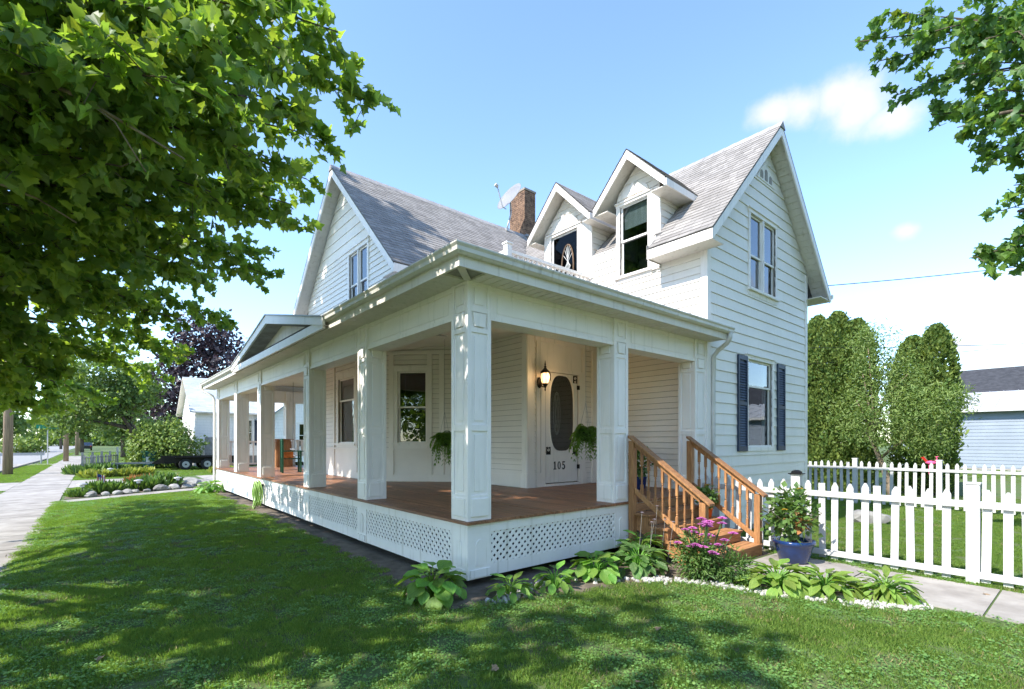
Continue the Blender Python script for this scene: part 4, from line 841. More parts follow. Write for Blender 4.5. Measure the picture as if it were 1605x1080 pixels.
def cloud_tree(name, label, base, blobs, n, ls, m, trunk_r=.15, bark='bark', tmpl=DIAM, group=None, trunk_top=None, shell=.55, lean=(0, 0), cat='tree', limbs=6):
    """a crown of leaf-sized faces spread through several uneven clumps"""
    T = thing(name, label, cat, base, group); b = np.array(base); ps = []; ns = []
    vol = np.array([r_[0]*r_[1]*r_[2] for _, r_ in blobs])**.67; vol = vol/vol.sum()
    for (c, r_), w_ in zip(blobs, vol):
        k = int(n*w_); d = rdir(k); rad = (shell+(1-shell)*rng.random(k))[:,None]
        lump = 1+.16*np.sin(d[:,0:1]*7+c[0])+.14*np.sin(d[:,2:3]*9+c[1]*3)+.10*np.sin(d[:,1:2]*13+c[2]*5)
        ps.append(b+np.array(c)+d*np.array(r_)*rad*lump+rng.normal(size=(k,3))*ls*.5); ns.append(d)
    ps = np.concatenate(ps); ns = np.concatenate(ns); k = len(ps)
    keep = ps[:,2] > base[2]+.05; ps, ns = ps[keep], ns[keep]; k = len(ps)
    nr = unit(ns*.6+rng.normal(size=(k,3))*.55+np.array([0,0,.45])); tp = rng.normal(size=(k,3))+ns*.5+np.array([0,0,-.3])
    if trunk_r:
        tt = trunk_top or blobs[0][0][2]; pth = bez(b-np.array([0, 0, .1]), b+np.array([lean[0]*.3, lean[1]*.3, tt*.5]), b+np.array([lean[0], lean[1], tt]), 8)
        MB().tube(pth, [trunk_r*(1.15-.09*i) for i in range(8)], 10).build('trunk', bark, T, smooth=True)
        for i in range(limbs):
            c, r_ = blobs[i % len(blobs)]; e = b+np.array(c)+rdir(1)[0]*np.array(r_)*.55; s_ = pth[4+i % 4]
            MB().tube(bez(s_, (s_+e)/2+np.array([0, 0, .3]), e, 6), [trunk_r*.5*(1-i2/7) for i2 in range(6)], 6).build('limb', bark, T, smooth=True)
    leaf_obj('crown', T, ps, tp, nr, ls*(.6+.7*rng.random(k)), tmpl, m); return T
def arborvitae(x, y, h, r_, label):
    base = (x, y, gz(x)); T = thing('arborvitae', label, 'tree', base, 'columnar evergreens beyond the back fence'); b = np.array(base)
    MB().tube([b, b+np.array([0, 0, h*.9])], [.09, .02], 8).build('trunk', 'bark', T)
    n = int(20000*h*r_/5); z = rng.random(n)**.9; a = rng.random(n)*2*math.pi
    prof = np.where(z < .12, .80+1.6*z, np.where(z < .68, 1.0, np.clip(1-((z-.68)/.325)**2.2, 0, 1)**.65))
    lump = 1+.10*np.sin(a*3+z*9+x*5)+.12*np.sin(a*5-z*23+y*3)+.12*np.sin(a*7+z*47)+.07*np.sin(a*13-z*71)
    rr = r_*prof*lump*(.72+.28*rng.random(n)); d = np.stack([np.cos(a), np.sin(a), np.zeros(n)], 1)
    ps = b+d*rr[:,None]+np.stack([np.zeros(n), np.zeros(n), .05+z*h], 1)
    stray = rng.random(n) < .04; ps[stray] += d[stray]*rng.random((stray.sum(), 1))*.16; tp = d*.75+np.array([0, 0, 1.0])+rng.normal(size=(n,3))*.42; nr = unit(d+rng.normal(size=(n,3))*.5)
    leaf_obj('crown', T, ps, tp, nr, .115*(.6+.7*rng.random(n)), SPRAY, 'arbor'); return T
arborvitae(20.6, 3.7, 6.9, .66, 'columnar evergreen half hidden by the corner of the house')
arborvitae(20.0, 2.88, 7.15, .66, 'tall columnar evergreen next to the house corner beyond the back fence')
arborvitae(19.8, 2.10, 7.15, .64, 'tall columnar evergreen in the middle of the dense clump beyond the back fence')
arborvitae(20.1, 1.50, 6.8, .60, 'columnar evergreen closing the tall clump beside the loose leafy tree')
arborvitae(20.6, -.15, 5.9, .62, 'shorter columnar evergreen behind the leaning trunk tree')
arborvitae(20.4, -.88, 6.2, .60, 'columnar evergreen standing beside the blue grey garage')
cloud_tree('leaning_tree', 'loose leafy tree with leaning pale trunks between the columnar evergreens', (18.6, .05, -.385), [((.1, .3, 3.3), (1.2, 1.7, 1.6)), ((0, .6, 4.9), (.8, 1.0, 1.4)), ((-.6, .1, 2.7), (1.2, 1.7, 1.2)), ((.2, -.2, 4.2), (.8, .9, 1.1)), ((-.3, -1.1, 3.0), (1.0, .9, 1.1)), ((0, .7, 5.7), (.45, .45, .8)), ((-.2, -1.7, 3.4), (.7, .6, .6)), ((-.4, -1.0, 2.0), (.8, .9, .7))], 14500, .125, 'loose_leaf', .11, 'pale_bark', LONG, trunk_top=2.4, lean=(.1, .8), shell=.4)
cloud_tree('background_tree', 'rounded green tree rising behind the dark roof', (62, -8.0, .1), [((0, 0, 8), (4, 4.5, 4.5)), ((0, -4, 6.5), (4, 4, 4)), ((0, 3, 6), (3, 2.6, 3)), ((0, -2, 10.5), (3, 3, 3))], 7000, .42, 'tree_leaf', .35)
# street side
cloud_tree('purple_tree', 'dark purple leaved tree behind the white neighbouring house', (5.2, 48, -.2), [((0, 0, 8), (4, 3.6, 4)), ((-3.2, 0, 6), (3, 3, 3)), ((3, 0, 7), (3, 3, 3.5)), ((-1, 0, 11), (2.6, 2.6, 2.4))], 9000, .40, 'purple', .35)
cloud_tree('yard_tree', 'spreading green tree with leaning dark trunk behind the green bin', (-.9, 35.5, -.085), [((-1.6, 0, 4.4), (1.9, 2.0, 1.5)), ((-3.4, 0, 3.4), (1.7, 1.8, 1.3)), ((-.2, 0, 5.0), (1.3, 1.6, 1.4)), ((-2.2, 0, 5.8), (2.0, 2, 1.4))], 9000, .22, 'tree_leaf', .30, lean=(-.8, 0), trunk_top=3.4)
cloud_tree('round_shrub', 'large rounded light green shrub against the white neighbouring house', (.15, 33.8, -.09), [((0, 0, 1.4), (2.0, 1.8, 1.55)), ((-.8, 0, 1.1), (1.4, 1.4, 1.2)), ((.8, 0, 1.2), (1.2, 1.4, 1.3)), ((.1, 0, 2.2), (1.2, 1.3, .9))], 8500, .18, 'shrub', .08, cat='shrub')
for i, (x, y, h, w_, m_, lb) in enumerate([(-4.8, 95, 9, 6, 'tree_leaf', 'distant green tree at the end of the sidewalk'), (-16, 110, 10, 7, 'tree_leaf', 'distant tree across the road beside the bushes'), (-27, 120, 13, 9, 'tree_leaf', 'tall distant tree far across the road'), (-38, 118, 12, 9, 'tree_leaf', 'distant tree beyond the far kerb'), (-9, 140, 13, 8, 'tree_leaf', 'far tree closing the view down the street'), (-1.0, 62, 6.5, 4.5, 'tree_leaf', 'pale green tree beside the sidewalk past the yard tree'), (2, 75, 9, 6, 'tree_leaf', 'green tree behind the pale sidewalk tree'), (-21, 100, 4.5, 3.4, 'purple', 'small dark purple tree across the road')]):
    cloud_tree('street_tree', lb, (x, y, -.085), [((0, 0, h*.62), (w_*.5, w_*.5, h*.38)), ((-w_*.3, 0, h*.5), (w_*.34, w_*.34, h*.27)), ((w_*.3, 0, h*.48), (w_*.36, w_*.36, h*.28)), ((0, 0, h*.85), (w_*.3, w_*.3, h*.18))], 2600, .62 if y > 80 else .34, m_, .22, group='trees along the street', limbs=3)
for i, (x, y, w_, h) in enumerate([(-17, 88, 4, 2.0), (-24, 92, 5, 2.4), (-12, 98, 5, 2.2), (-30, 90, 5, 2.6)]):
    cloud_tree('far_bush', ['yellow green bush across the road', 'broad bush across the road under the tall tree', 'low bush near the far end of the road', 'bush beyond the utility poles across the road'][i], (x, y, -.085), [((0, 0, h*.45), (w_*.5, w_*.5, h*.5)), ((w_*.3, 0, h*.4), (w_*.3, w_*.3, h*.4))], 900, .5, 'shrub', 0, group='bushes across the road', cat='bush')
far = []
for i in range(46): far.append(((rng.uniform(-150, 60), rng.uniform(-10, 40), rng.uniform(2, 5)), (rng.uniform(7, 12), 7, rng.uniform(4, 8))))
ps = []
for (c, r_) in far: d = rdir(420); ps.append(np.array(c)+np.array([0, 235, 0])+d*np.array(r_))
ps = np.concatenate(ps); ps = ps[ps[:,2] > -.1]; k = len(ps)
fo = leaf_obj('distant_woods', None, ps, rdir(k), rdir(k), 1.7*(.6+.7*rng.random(k)), DIAM, 'tree_leaf'); fo['label'] = 'far band of woods closing the horizon beyond the road'; fo['category'] = 'woods'
far = []
for i in range(30): far.append(((rng.uniform(0, 60), rng.uniform(-200, 150), rng.uniform(1, 4)), (8, rng.uniform(8, 13), rng.uniform(3, 6))))
ps = []
for (c, r_) in far: d = rdir(420); ps.append(np.array(c)+np.array([170, 0, 0])+d*np.array(r_))
ps = np.concatenate(ps); ps = ps[ps[:,2] > 0]; k = len(ps)
fo = leaf_obj('distant_woods', None, ps, rdir(k), rdir(k), 1.7*(.6+.7*rng.random(k)), DIAM, 'tree_leaf'); fo['label'] = 'far band of woods behind the garage and evergreens'; fo['category'] = 'woods'

for i, (x, y, h, w_) in enumerate([(-15, -19, 12, 9), (-5, -25, 13, 9), (5, -23, 11, 8), (14, -21, 12, 9), (-27, -13, 12, 10), (24, -17, 11, 9), (-9, -31, 14, 9)]):
    cloud_tree('street_tree', ['tree across the side street behind the viewpoint, by the corner', 'tall tree across the side street facing the porch corner', 'round tree across the side street facing the steps', 'tree across the side street opposite the picket fence', 'tree at the corner of the two streets', 'tree across the side street opposite the back yard', 'tallest tree set back across the side street'][i], (x, y, -.085), [((0, 0, h*.60), (w_*.5, w_*.5, h*.38)), ((-w_*.3, 0, h*.42), (w_*.36, w_*.36, h*.30)), ((w_*.3, 0, h*.40), (w_*.38, w_*.38, h*.30)), ((0, 0, h*.85), (w_*.3, w_*.3, h*.18)), ((0, 0, h*.22), (w_*.42, w_*.42, h*.2))], 3200, .46, 'tree_leaf', .25, group='trees across the side street', limbs=3)
for pth, r0 in (([(-7.2, 3.8, 5.6), (-5.4, 2.4, 5.4), (-4.05, 1.19, 4.75), (-3.63, .64, 4.39), (-3.31, .30, 4.18), (-3.0, .10, 3.97), (-2.7, .05, 3.84)], .03), ([(-3.31, .30, 4.18), (-3.13, .02, 3.94), (-2.94, .12, 3.68)], .009), ([(-7.2, 3.8, 4.4), (-5.4, 2.3, 4.3), (-4.11, 1.64, 3.9), (-3.86, 1.42, 3.80), (-3.62, 1.35, 3.72), (-3.37, 1.40, 3.60)], .024)):
    MB().tube(pth, [max(r0*(1-.8*i/(len(pth)-1)), .005) for i in range(len(pth))], 7).build('limb', 'pale_bark', tl, smooth=True)
# ------------------------------------------------------------------ porch steps
ST = thing('porch_steps', 'stained cedar porch steps with two sloping handrails and turned balusters', 'steps', (3.85, -.65, gz(3.8)))
XL, XR = 3.03, 4.68; rise = .168; run = .305
for k in range(5):
    z = ZF-rise*(k+1)
    if k < 4:
        y0, y1 = -.045-run*k, -.045-run*(k+1)
        for a, b in ((y0, (y0+y1)/2), ((y0+y1)/2, y1)): MB().box(XL-.02, XR+.02, b-.02+.004, a-.02-.004, z-.035, z).build('tread', 'cedar_y', ST, bevel=.005)
        MB().box(XL+.02, XR-.02, y1+.002, y1+.024, z-rise+.002 if k < 3 else gz(4.6)-.02, z-.036).build('riser', 'cedar_y', ST)
MB().box(XL+.02, XR-.02, -.043, -.036, ZF-rise, ZF-.04).build('riser', 'cedar_y', ST)
for x in (XL+.02, XR-.06):
    pts = [(-.045, ZF-.05)]
    for k in range(4):
        z = ZF-rise*(k+1)-.04; pts += [(-.045-run*k, z), (-.045-run*(k+1)+.03, z)]
    pts += [(-.045-run*4+.03, gz(4)-.02), (-.95, gz(4)-.02), (-.5, .06), (-.045, .30)]
    MB().prism([(x, y, z) for y, z in pts], (.04, 0, 0)).build('stringer', 'cedar', ST)
bm_ = MB()
L_ = .60; h = .018
bm_.box(-h, h, -h, h, 0, .15); bm_.lathe([(.017, .15), (.011, .165), (.018, .18), (.011, .195), (.016, .24), (.018, .30), (.013, .38), (.010, .42), (.018, .435), (.011, .45), (.017, .46)], (0, 0, 0), 8); bm_.box(-h, h, -h, h, .46, .66)
bme = bm_.mesh('baluster', 'cedar')
for x in (XL-.03, XR-.02):
    for (y, z0, z1) in ((-.115, -.10, 1.61), (-1.265, gz(x)-.03, .775)):
        MB().box(x-.03, x+.062, y, y+.092, z0, z1).build('newel_post', 'cedar', ST, bevel=.006)
    ya, yb, za, zb = -.03, -1.34, 1.660, .735; sl_ = (zb-za)/(yb-ya)
    def ramp(w0, w1, zo0, zo1, y_a, y_b, nm):
        f_ = lambda y: za+(y-ya)*sl_
        MB().hexa([(w0, y_b, f_(y_b)+zo0), (w1, y_b, f_(y_b)+zo0), (w1, y_a, f_(y_a)+zo0), (w0, y_a, f_(y_a)+zo0), (w0, y_b, f_(y_b)+zo1), (w1, y_b, f_(y_b)+zo1), (w1, y_a, f_(y_a)+zo1), (w0, y_a, f_(y_a)+zo1)]).build(nm, 'cedar', ST, bevel=.005)
    ramp(x-.06, x+.09, .0, .036, ya, yb, 'handrail'); ramp(x-.004, x+.036, -.088, -.002, -.118, -1.172, 'upper_rail'); ramp(x-.004, x+.036, -.79, -.70, -.118, -1.172, 'lower_rail')
    for i in range(8):
        y = -.118-(i+1)*1.054/9; put('baluster', bme, ST, (x+.016, y, za+(y-ya)*sl_-.705), (0, 0, 0), (1, 1, .945))
# ------------------------------------------------------------------ picket fences
def picket(h, flat=False, w_=.088, t_=.02):
    return MB().prism([(0, -w_/2, 0), (0, w_/2, 0), (0, w_/2, h-(0 if flat else .07)), (0, .012, h), (0, -.012, h), (0, -w_/2, h-(0 if flat else .07))] if not flat else [(0, -w_/2, 0), (0, w_/2, 0), (0, w_/2, h), (0, -w_/2, h)], (t_, 0, 0)).mesh('picket', 'fence_white')
mat('fence_white', (0.53, 0.52, 0.505), 0.5, 0.03, 4, 0.15, 60, streak=((0.36, 0.37, 0.27), 0.35), obj_var=.07)
FA = thing('picket_fence', 'bright white picket fence along the walk beside the steps', 'fence', (5.2, -2.5, gz(5.2)))
ps_ = [-1.58, -3.63]; y = -.10; mp, mf = picket(1.16), picket(1.13, True); k = 0
for yq in ps_+[-5.7]:
    MB().box(5.16, 5.28, yq-.065, yq+.065, gz(5.2)-.05, 1.06).box(5.15, 5.29, yq-.075, yq+.075, 1.06, 1.085).build('fence_post', 'fence_white', FA, bevel=.006)
MB().box(5.13, 5.31, -1.58-.095, -1.58+.095, 1.086, 1.10).lathe([(.085, 1.10), (.075, 1.13), (.03, 1.15)], (5.22, -1.58, 0), 4).build('post_cap_light', 'black_metal', FA)
while y > -6.4:
    if min(abs(y-q) for q in ps_+[-5.7]) > .10:
        fl = k in (9, 13, 21); put('picket', mf if fl else mp, FA, (5.215+random.uniform(-.004, .004), y+random.uniform(-.012, .012), gz(5.2)+.015+random.uniform(-.015, .015)), (random.uniform(-.016, .016), random.uniform(-.012, .012), 0)); k += 1
    y -= .1835+random.uniform(-.008, .008)
for a, b in ((-.02, -1.515), (-1.645, -3.565), (-3.695, -5.63), (-5.77, -6.4)):
    for z in (.765, -.115): MB().box(5.175, 5.212, b, a, z, z+.085).build('rail', 'fence_white', FA, bevel=.004)
FB = thing('picket_fence', 'white picket fence at the back of the yard before the evergreens', 'fence', (15.3, -1.5, gz(15.3)))
y = 3.3; k = 0; mp2 = picket(1.30, w_=.085); mf2 = picket(1.26, True, w_=.085); pb = [2.4, .31, -1.75, -3.8, -5.9]
for yq in pb: MB().box(15.25, 15.36, yq-.065, yq+.065, -.43, 1.04).box(15.24, 15.37, yq-.075, yq+.075, 1.04, 1.07).build('fence_post', 'fence_white', FB)
while y > -7.5:
    if min(abs(y-q) for q in pb) > .09: put('picket', mf2 if k in (8, 9, 14) else mp2, FB, (15.30, y, -.33+random.uniform(-.015, .01)), (random.uniform(-.015, .015), 0, 0)); k += 1
    y -= .187
yy = [3.4]+pb+[-7.5]
for a, b in zip(yy, yy[1:]):
    for z in (.72, -.15): MB().box(15.262, 15.298, b+.066, a-.066, z, z+.08).build('rail', 'fence_white', FB)
# ------------------------------------------------------------------ wall lantern, satellite dish
LN = thing('wall_lantern', 'lit black carriage lantern on the pilaster beside the front door', 'lantern', (3.55, 2.58, 2.55))
lx, ly = 3.555, 2.40
MB().lathe([(.06, -.02), (.075, 0), (.06, .02), (.03, .03)], (0, 0, 0), 14).build('back_plate', 'black_metal', LN)
bp_ = LN.children[0]; bp_.rotation_euler = (R(90), 0, 0); bp_.location = Vector((3.555, 2.565, 2.78))-LN.location; bp_.scale = (1, 1.5, 1)
for v_ in bp_.data.vertices: v_.co += Vector(LN.location)
MB().tube([(lx, 2.57, 2.80), (lx, 2.50, 2.70), (lx, 2.42, 2.68), (lx, 2.40, 2.74)], .014, 8).build('arm', 'black_metal', LN, smooth=True)
MB().lathe([(.006, 2.60), (.016, 2.62), (.010, 2.65), (.035, 2.70), (.060, 2.735), (.064, 2.75)], (lx, ly, 0), 12).build('base_cup', 'black_metal', LN, smooth=True)
MB().lathe([(.058, 2.75), (.078, 2.80), (.088, 2.87), (.080, 2.93), (.070, 2.95)], (lx, ly, 0), 12).build('glass_shade', 'amber_glass', LN, smooth=True)
for i in range(6):
    a = i*math.pi/3; MB().tube([(lx+r_*math.cos(a), ly+r_*math.sin(a), z) for r_, z in ((.061, 2.75), (.082, 2.80), (.093, 2.87), (.085, 2.93), (.074, 2.955))], .006, 5).build('cage_bar', 'black_metal', LN)
MB().lathe([(.100, 2.95), (.104, 2.965), (.075, 3.00), (.045, 3.03), (.020, 3.06), (.028, 3.08), (.012, 3.10), (.016, 3.12), (.004, 3.20)], (lx, ly, 0), 12).build('roof_cap', 'black_metal', LN, smooth=True)
pl = bpy.data.lights.new('lantern_light', 'POINT'); pl.energy = 1.6; pl.color = (1, .66, .32); pl.shadow_soft_size = .06
po = bpy.data.objects.new('lantern_light', pl); col.objects.link(po); po.parent = LN; po.location = Vector((lx, ly-.14, 2.87))-LN.location
DS = thing('satellite_dish', 'grey satellite dish on a bent mast by the brick chimney', 'satellite dish', (7.15, 7.95, 8.60))
MB().box(7.10, 7.22, 7.88, 8.02, 8.56, 8.66).build('mount_plate', 'grey_metal', DS)
MB().tube([(7.16, 7.95, 8.62), (7.22, 7.93, 8.85), (7.30, 7.90, 9.15), (7.30, 7.90, 9.35)], .028, 8).build('mast', 'grey_metal', DS, smooth=True)
dsm = MB(); dc = Vector((7.22, 7.80, 9.62)); ax_ = Vector((-.85, .02, .42)).normalized(); uu = ax_.cross(Vector((0, 0, 1))).normalized(); vv = uu.cross(ax_)
rings = []
for i in range(7):
    r_ = .50*i/6; rings.append([dc+uu*(r_*1.12*math.cos(t))+vv*(r_*.96*math.sin(t))+ax_*(.10*(i/6)**2) for t in np.linspace(0, 2*math.pi, 25)[:-1]])
vs = [p for r_ in rings for p in r_]+[p-ax_*.012 for p in rings[-1]]
fs = [(i*24+j, i*24+(j+1) % 24, (i+1)*24+(j+1) % 24, (i+1)*24+j) for i in range(7) for j in range(24)]
dsm.add(vs, fs).build('reflector', 'dish_grey', DS, smooth=True)
fe = dc+ax_*.60-vv*.06
MB().tube([dc-vv*.46, dc-vv*.50+ax_*.15, fe], .02, 6).build('feed_arm', 'grey_metal', DS)
MB().tube([fe-ax_*.02, fe+ax_*.09], [.05, .06], 8).build('feed_horn', 'white_stone', DS); MB().tube([(7.30, 7.90, 9.30), dc-ax_*.02-vv*.1], .03, 6).build('bracket', 'grey_metal', DS)
# ------------------------------------------------------------------ garden hose on the skirt
HS = thing('garden_hose', 'coiled light green garden hose hanging on the porch skirt', 'hose', (-.10, 9.0, gz(0)))
random.seed(3)
for i in range(10):
    w0 = random.uniform(.10, .20); dz_ = random.uniform(-.06, .05); yo = 8.98+random.uniform(-.07, .07); q = []
    for t in np.linspace(0, 2*math.pi, 23): q.append((-.06-.014*i+.015*math.sin(3*t), yo+w0*math.sin(t)*(1+.25*math.cos(t)), .27+dz_+(.30)*math.cos(t)))
    MB().tube(q, .015, 6, False).build('coil', 'hose', HS, smooth=True)
MB().tube([(-.06, 8.92, .52), (-.10, 9.25, .46), (-.13, 9.40, .25), (-.13, 9.36, .02), (-.20, 9.15, -.05), (-.26, 8.8, -.06)], .013, 6).build('loose_end', 'hose', HS, smooth=True)
MB().box(-.09, -.004, 8.95, 9.02, .46, .52).build('hook', 'black_metal', HS)
# ------------------------------------------------------------------ things on the porch
def chair(x, y, rz, label):
    C_ = thing('porch_chair', label, 'chair', (x, y, ZF)); M_ = Matrix.Rotation(rz, 4, 'Z')
    def pt(nm, *b, m='green_chair'):
        mb = MB().box(*b); mb.v = [M_ @ v_ + Vector((x, y, ZF)) for v_ in mb.v]; mb.build(nm, m, C_)
    for a in (-.27, .22):
        for b in (-.27, .22): pt('leg', a, a+.05, b, b+.05, 0, .62 if b < 0 else .95)
    for i in range(5): pt('seat_slat', -.25, .25, -.26+i*.1, -.26+i*.1+.085, .40, .42)
    for a in (-.30, .22): pt('armrest', a, a+.08, -.32, .27, .62, .645)
    for i in range(5): pt('back_slat', -.22+i*.09, -.22+i*.09+.07, .23, .25, .42, .95)
    pt('top_rail', -.25, .25, .225, .26, .93, 1.0); pt('cushion', -.2, .2, -.05, .2, .425, .62, m='cushion')
chair(1.22, 10.9, R(80), 'dark green slatted porch chair with orange cushion')
CB = thing('cabinet', 'honey coloured wooden cabinet at the far end of the porch', 'cabinet', (2.0, 14.4, ZF))
MB().box(1.7, 2.25, 14.25, 14.65, ZF, ZF+.98).build('carcass', 'cedar', CB); MB().box(1.685, 1.70, 14.29, 14.61, ZF+.05, ZF+.92).build('door', 'cedar', CB)
MB().box(1.73, 2.22, 14.235, 14.25, ZF+.05, ZF+.92).build('panel', 'cedar', CB); MB().box(1.66, 2.28, 14.22, 14.68, ZF+.98, ZF+1.01).build('top', 'cedar', CB)
SWG = thing('porch_swing', 'white slatted porch swing hanging on chains', 'swing', (2.4, 13.3, ZF+.42))
for i in range(4): MB().box(2.0, 3.2, 13.1+i*.12, 13.2+i*.12, ZF+.42, ZF+.445).build('seat_slat', 'paint', SWG)
for i in range(8): MB().box(2.02+i*.15, 2.12+i*.15, 13.56, 13.58, ZF+.45, ZF+.95).build('back_slat', 'paint', SWG)
MB().box(2.0, 3.2, 13.55, 13.6, ZF+.93, ZF+.98).build('top_rail', 'paint', SWG)
for x in (2.0, 3.2):
    MB().box(x-.03, x+.03, 13.08, 13.6, ZF+.64, ZF+.67).build('armrest', 'paint', SWG)
    for y in (13.15, 13.55): MB().tube([(x, y, ZF+.44), (x, 13.35, ZF+1.5), (x, 13.35, 3.66)], .008, 5).build('chain', 'grey_metal', SWG)
RL = thing('porch_railing', 'white baluster railing across the far end of the porch', 'railing', (1.3, 15.05, ZF))
MB().box(.34, 2.2, 15.03, 15.09, ZF+.88, ZF+.94).build('top_rail', 'paint', RL); MB().box(.34, 2.2, 15.04, 15.08, ZF+.10, ZF+.15).build('bottom_rail', 'paint', RL)
bq = MB().box(-.018, .018, -.018, .018, 0, .74).mesh('baluster', 'paint')
for i in range(13): put('baluster', bq, RL, (.41+i*.142, 15.06, ZF+.145))
# ferns in hanging baskets
def fern(x, y, z, label, r_=.34, n=34):
    F_ = thing('hanging_fern', label, 'fern', (x, y, z), 'ferns hanging in the porch')
    MB().lathe([(.07, -.16), (.11, -.12), (.13, 0), (.135, .01)], (x, y, z), 14).build('basket', 'black_metal', F_)
    for i in range(3):
        a = i*2.1; MB().tube([(x+.13*math.cos(a), y+.13*math.sin(a), z), (x, y, z+.55), (x, y, CZ(x, y)+.02)], .003, 4).build('wire', 'grey_metal', F_)
    ps, tp, nr = [], [], []
    for i in range(n*3):
        a = rng.random()*6.28; d = np.array([math.cos(a), math.sin(a), 0]); ln = r_*(.35+.75*rng.random()); up = rng.uniform(.05, .30)
        q = bez((x, y, z), np.array([x, y, z+up])+d*ln*.6, np.array([x, y, z-.60*rng.random()+.10])+d*ln, 16)
        for k in range(2, 16):
            sd = np.cross(q[k]-q[k-1], (0, 0, 1)); sd = sd/max(np.linalg.norm(sd), 1e-6)
            for s_ in (-1, 1): ps.append(q[k]); tp.append(sd*s_+(q[k]-q[k-1])*12+np.array([0, 0, -.25])); nr.append(np.array([0, 0, 1])+rng.normal(size=3)*.2)
    leaf_obj('fronds', F_, np.array(ps), np.array(tp), unit(np.array(nr)), .075*(.6+.6*rng.random(len(ps))), LONG, 'fern'); return F_
fern(3.62, 1.4, 1.76, 'bright green fern hanging beside the front door', .28)
fern(2.30, 4.10, 1.66, 'bright green fern hanging half behind the corner post by the bay window', .28)
# flower pot by the entrance
def bush(T, c, r_, n, ls, m, tmpl=DIAM, name='leaves', flat=1.0):
    d = rdir(n); rad = (.35+.65*rng.random(n))[:,None]; p = np.array(c)+d*np.array(r_)*rad*(1+.2*np.sin(d[:,0:1]*9))
    k = p[:,2] > T.location.z+.02; p, d = p[k], d[k]; n = len(p)
    return leaf_obj(name, T, p, d+rng.normal(size=(n,3))*.6, unit(d*.4+rng.normal(size=(n,3))*.4+np.array([0, 0, .8])), ls*(.6+.7*rng.random(n)), tmpl, m)
def blossom(T, p, r_, m, name='flower', petals=16):
    mb = MB()
    for ring, (k, rr, h_) in enumerate(((petals, 1.0, .0), (petals*2//3, .7, .25), (petals//2, .4, .4))):
        for i in range(k):
            a = 2*math.pi*(i+.5*ring)/k; d = Vector((math.cos(a), math.sin(a), 0)); s_ = Vector((-d.y, d.x, 0))*r_*.16; b = Vector(p)+Vector((0, 0, h_*r_*.5))
            mb.add([b, b+d*r_*rr*.6-s_+Vector((0, 0, .18*r_)), b+d*r_*rr+Vector((0, 0, .1*r_)), b+d*r_*rr*.6+s_+Vector((0, 0, .18*r_))], [(0, 1, 2, 3)])
    return mb.build(name, m, T)
RP = thing('flower_pot', 'dark blue pot of red flowers on the porch behind the railing', 'flower pot', (4.75, 1.05, ZF))
MB().lathe([(.10, ZF), (.13, ZF+.04), (.16, ZF+.22), (.17, ZF+.25), (.15, ZF+.25)], (4.75, 1.05, 0), 16).build('pot', 'blue_glaze', RP, smooth=True)
bush(RP, (4.75, 1.05, ZF+.52), (.24, .24, .30), 420, .09, 'plant')
for i in range(16):
    d = rdir(1)[0]; blossom(RP, (4.75+d[0]*.24, 1.05+d[1]*.24, ZF+.54+d[2]*.28), .045, 'red_flower', petals=9)
OP = thing('flower_pot', 'small orange pot with a leafy plant on the cedar steps', 'flower pot', (4.45, -.50, ZF-rise*2))
zb = ZF-rise*2
MB().lathe([(.065, zb), (.085, zb+.15), (.095, zb+.15), (.095, zb+.19), (.08, zb+.19)], (4.45, -.50, 0), 16).build('pot', 'terracotta', OP, smooth=True)
bush(OP, (4.45, -.50, zb+.34), (.15, .15, .17), 260, .085, 'plant'); blossom(OP, (4.42, -.52, zb+.54), .05, 'yellow', petals=12)
# ------------------------------------------------------------------ hostas: every leaf a part
def hosta_leaf(w_, wave=.05):
    vs = []; fs = []; n = 7; prof = [.12, .62, .95, 1.0, .84, .52, .04]
    for i in range(n):
        y = i/(n-1); zc_ = -.30*y*y; hw = prof[i]*w_*.5
        for j, s_ in enumerate((-1, -.5, 0, .5, 1)): vs.append((s_*hw, y, zc_+abs(s_)*.10*w_+wave*.4*math.sin(i*2.4+j)*abs(s_)))
    for i in range(n-1):
        for j in range(4): fs.append((i*5+j, i*5+j+1, i*5+j+6, i*5+j+5))
    return MB().add(vs, fs)
HL = {}
def hosta(x, y, label, r_=.34, h=.30, n=34, w_=.62, m='hosta', ls=None, wide=True):
    g = gz(x); H_ = thing('hosta', label, 'hosta', (x, y, g), 'hostas along the foot of the porch')
    key = (round(w_, 2), m)
    if key not in HL: HL[key] = hosta_leaf(w_).mesh('leaf', m, smooth=True)
    st = MB()
    for i in range(n):
        a = i*2.39996+random.uniform(-.3, .3); f = (i+.5)/n; rad = r_*(.15+.62*f**.8)*random.uniform(.85, 1.15); el = h*(.95-.62*f)*random.uniform(.85, 1.1)
        b = Vector((x+rad*math.cos(a), y+rad*math.sin(a), g+max(el, .05))); ln = (ls or r_*.62)*random.uniform(.7, 1.15)
        pitch = .55-1.35*f+random.uniform(-.22, .22)
        put('leaf', HL[key], H_, b, (pitch, random.uniform(-.35, .35), a-math.pi/2+random.uniform(-.3, .3)), ln)
        st.tube([(x+.03*math.cos(a), y+.03*math.sin(a), g), (x+rad*.45*math.cos(a), y+rad*.45*math.sin(a), g+el*.75), tuple(b)], .006, 4)
    st.build('stems', 'hosta', H_, kind='stuff')
mat('hosta_light', (0.26, 0.36, 0.07), 0.4, 0.2, 9, 0.5, 26, obj_var=0.28, hue=0.015, transl=0.35, tcol=(1.8, 1.7, 0.7), c2=(0.13, 0.24, 0.04), stretch=(3, 0.4, 1))
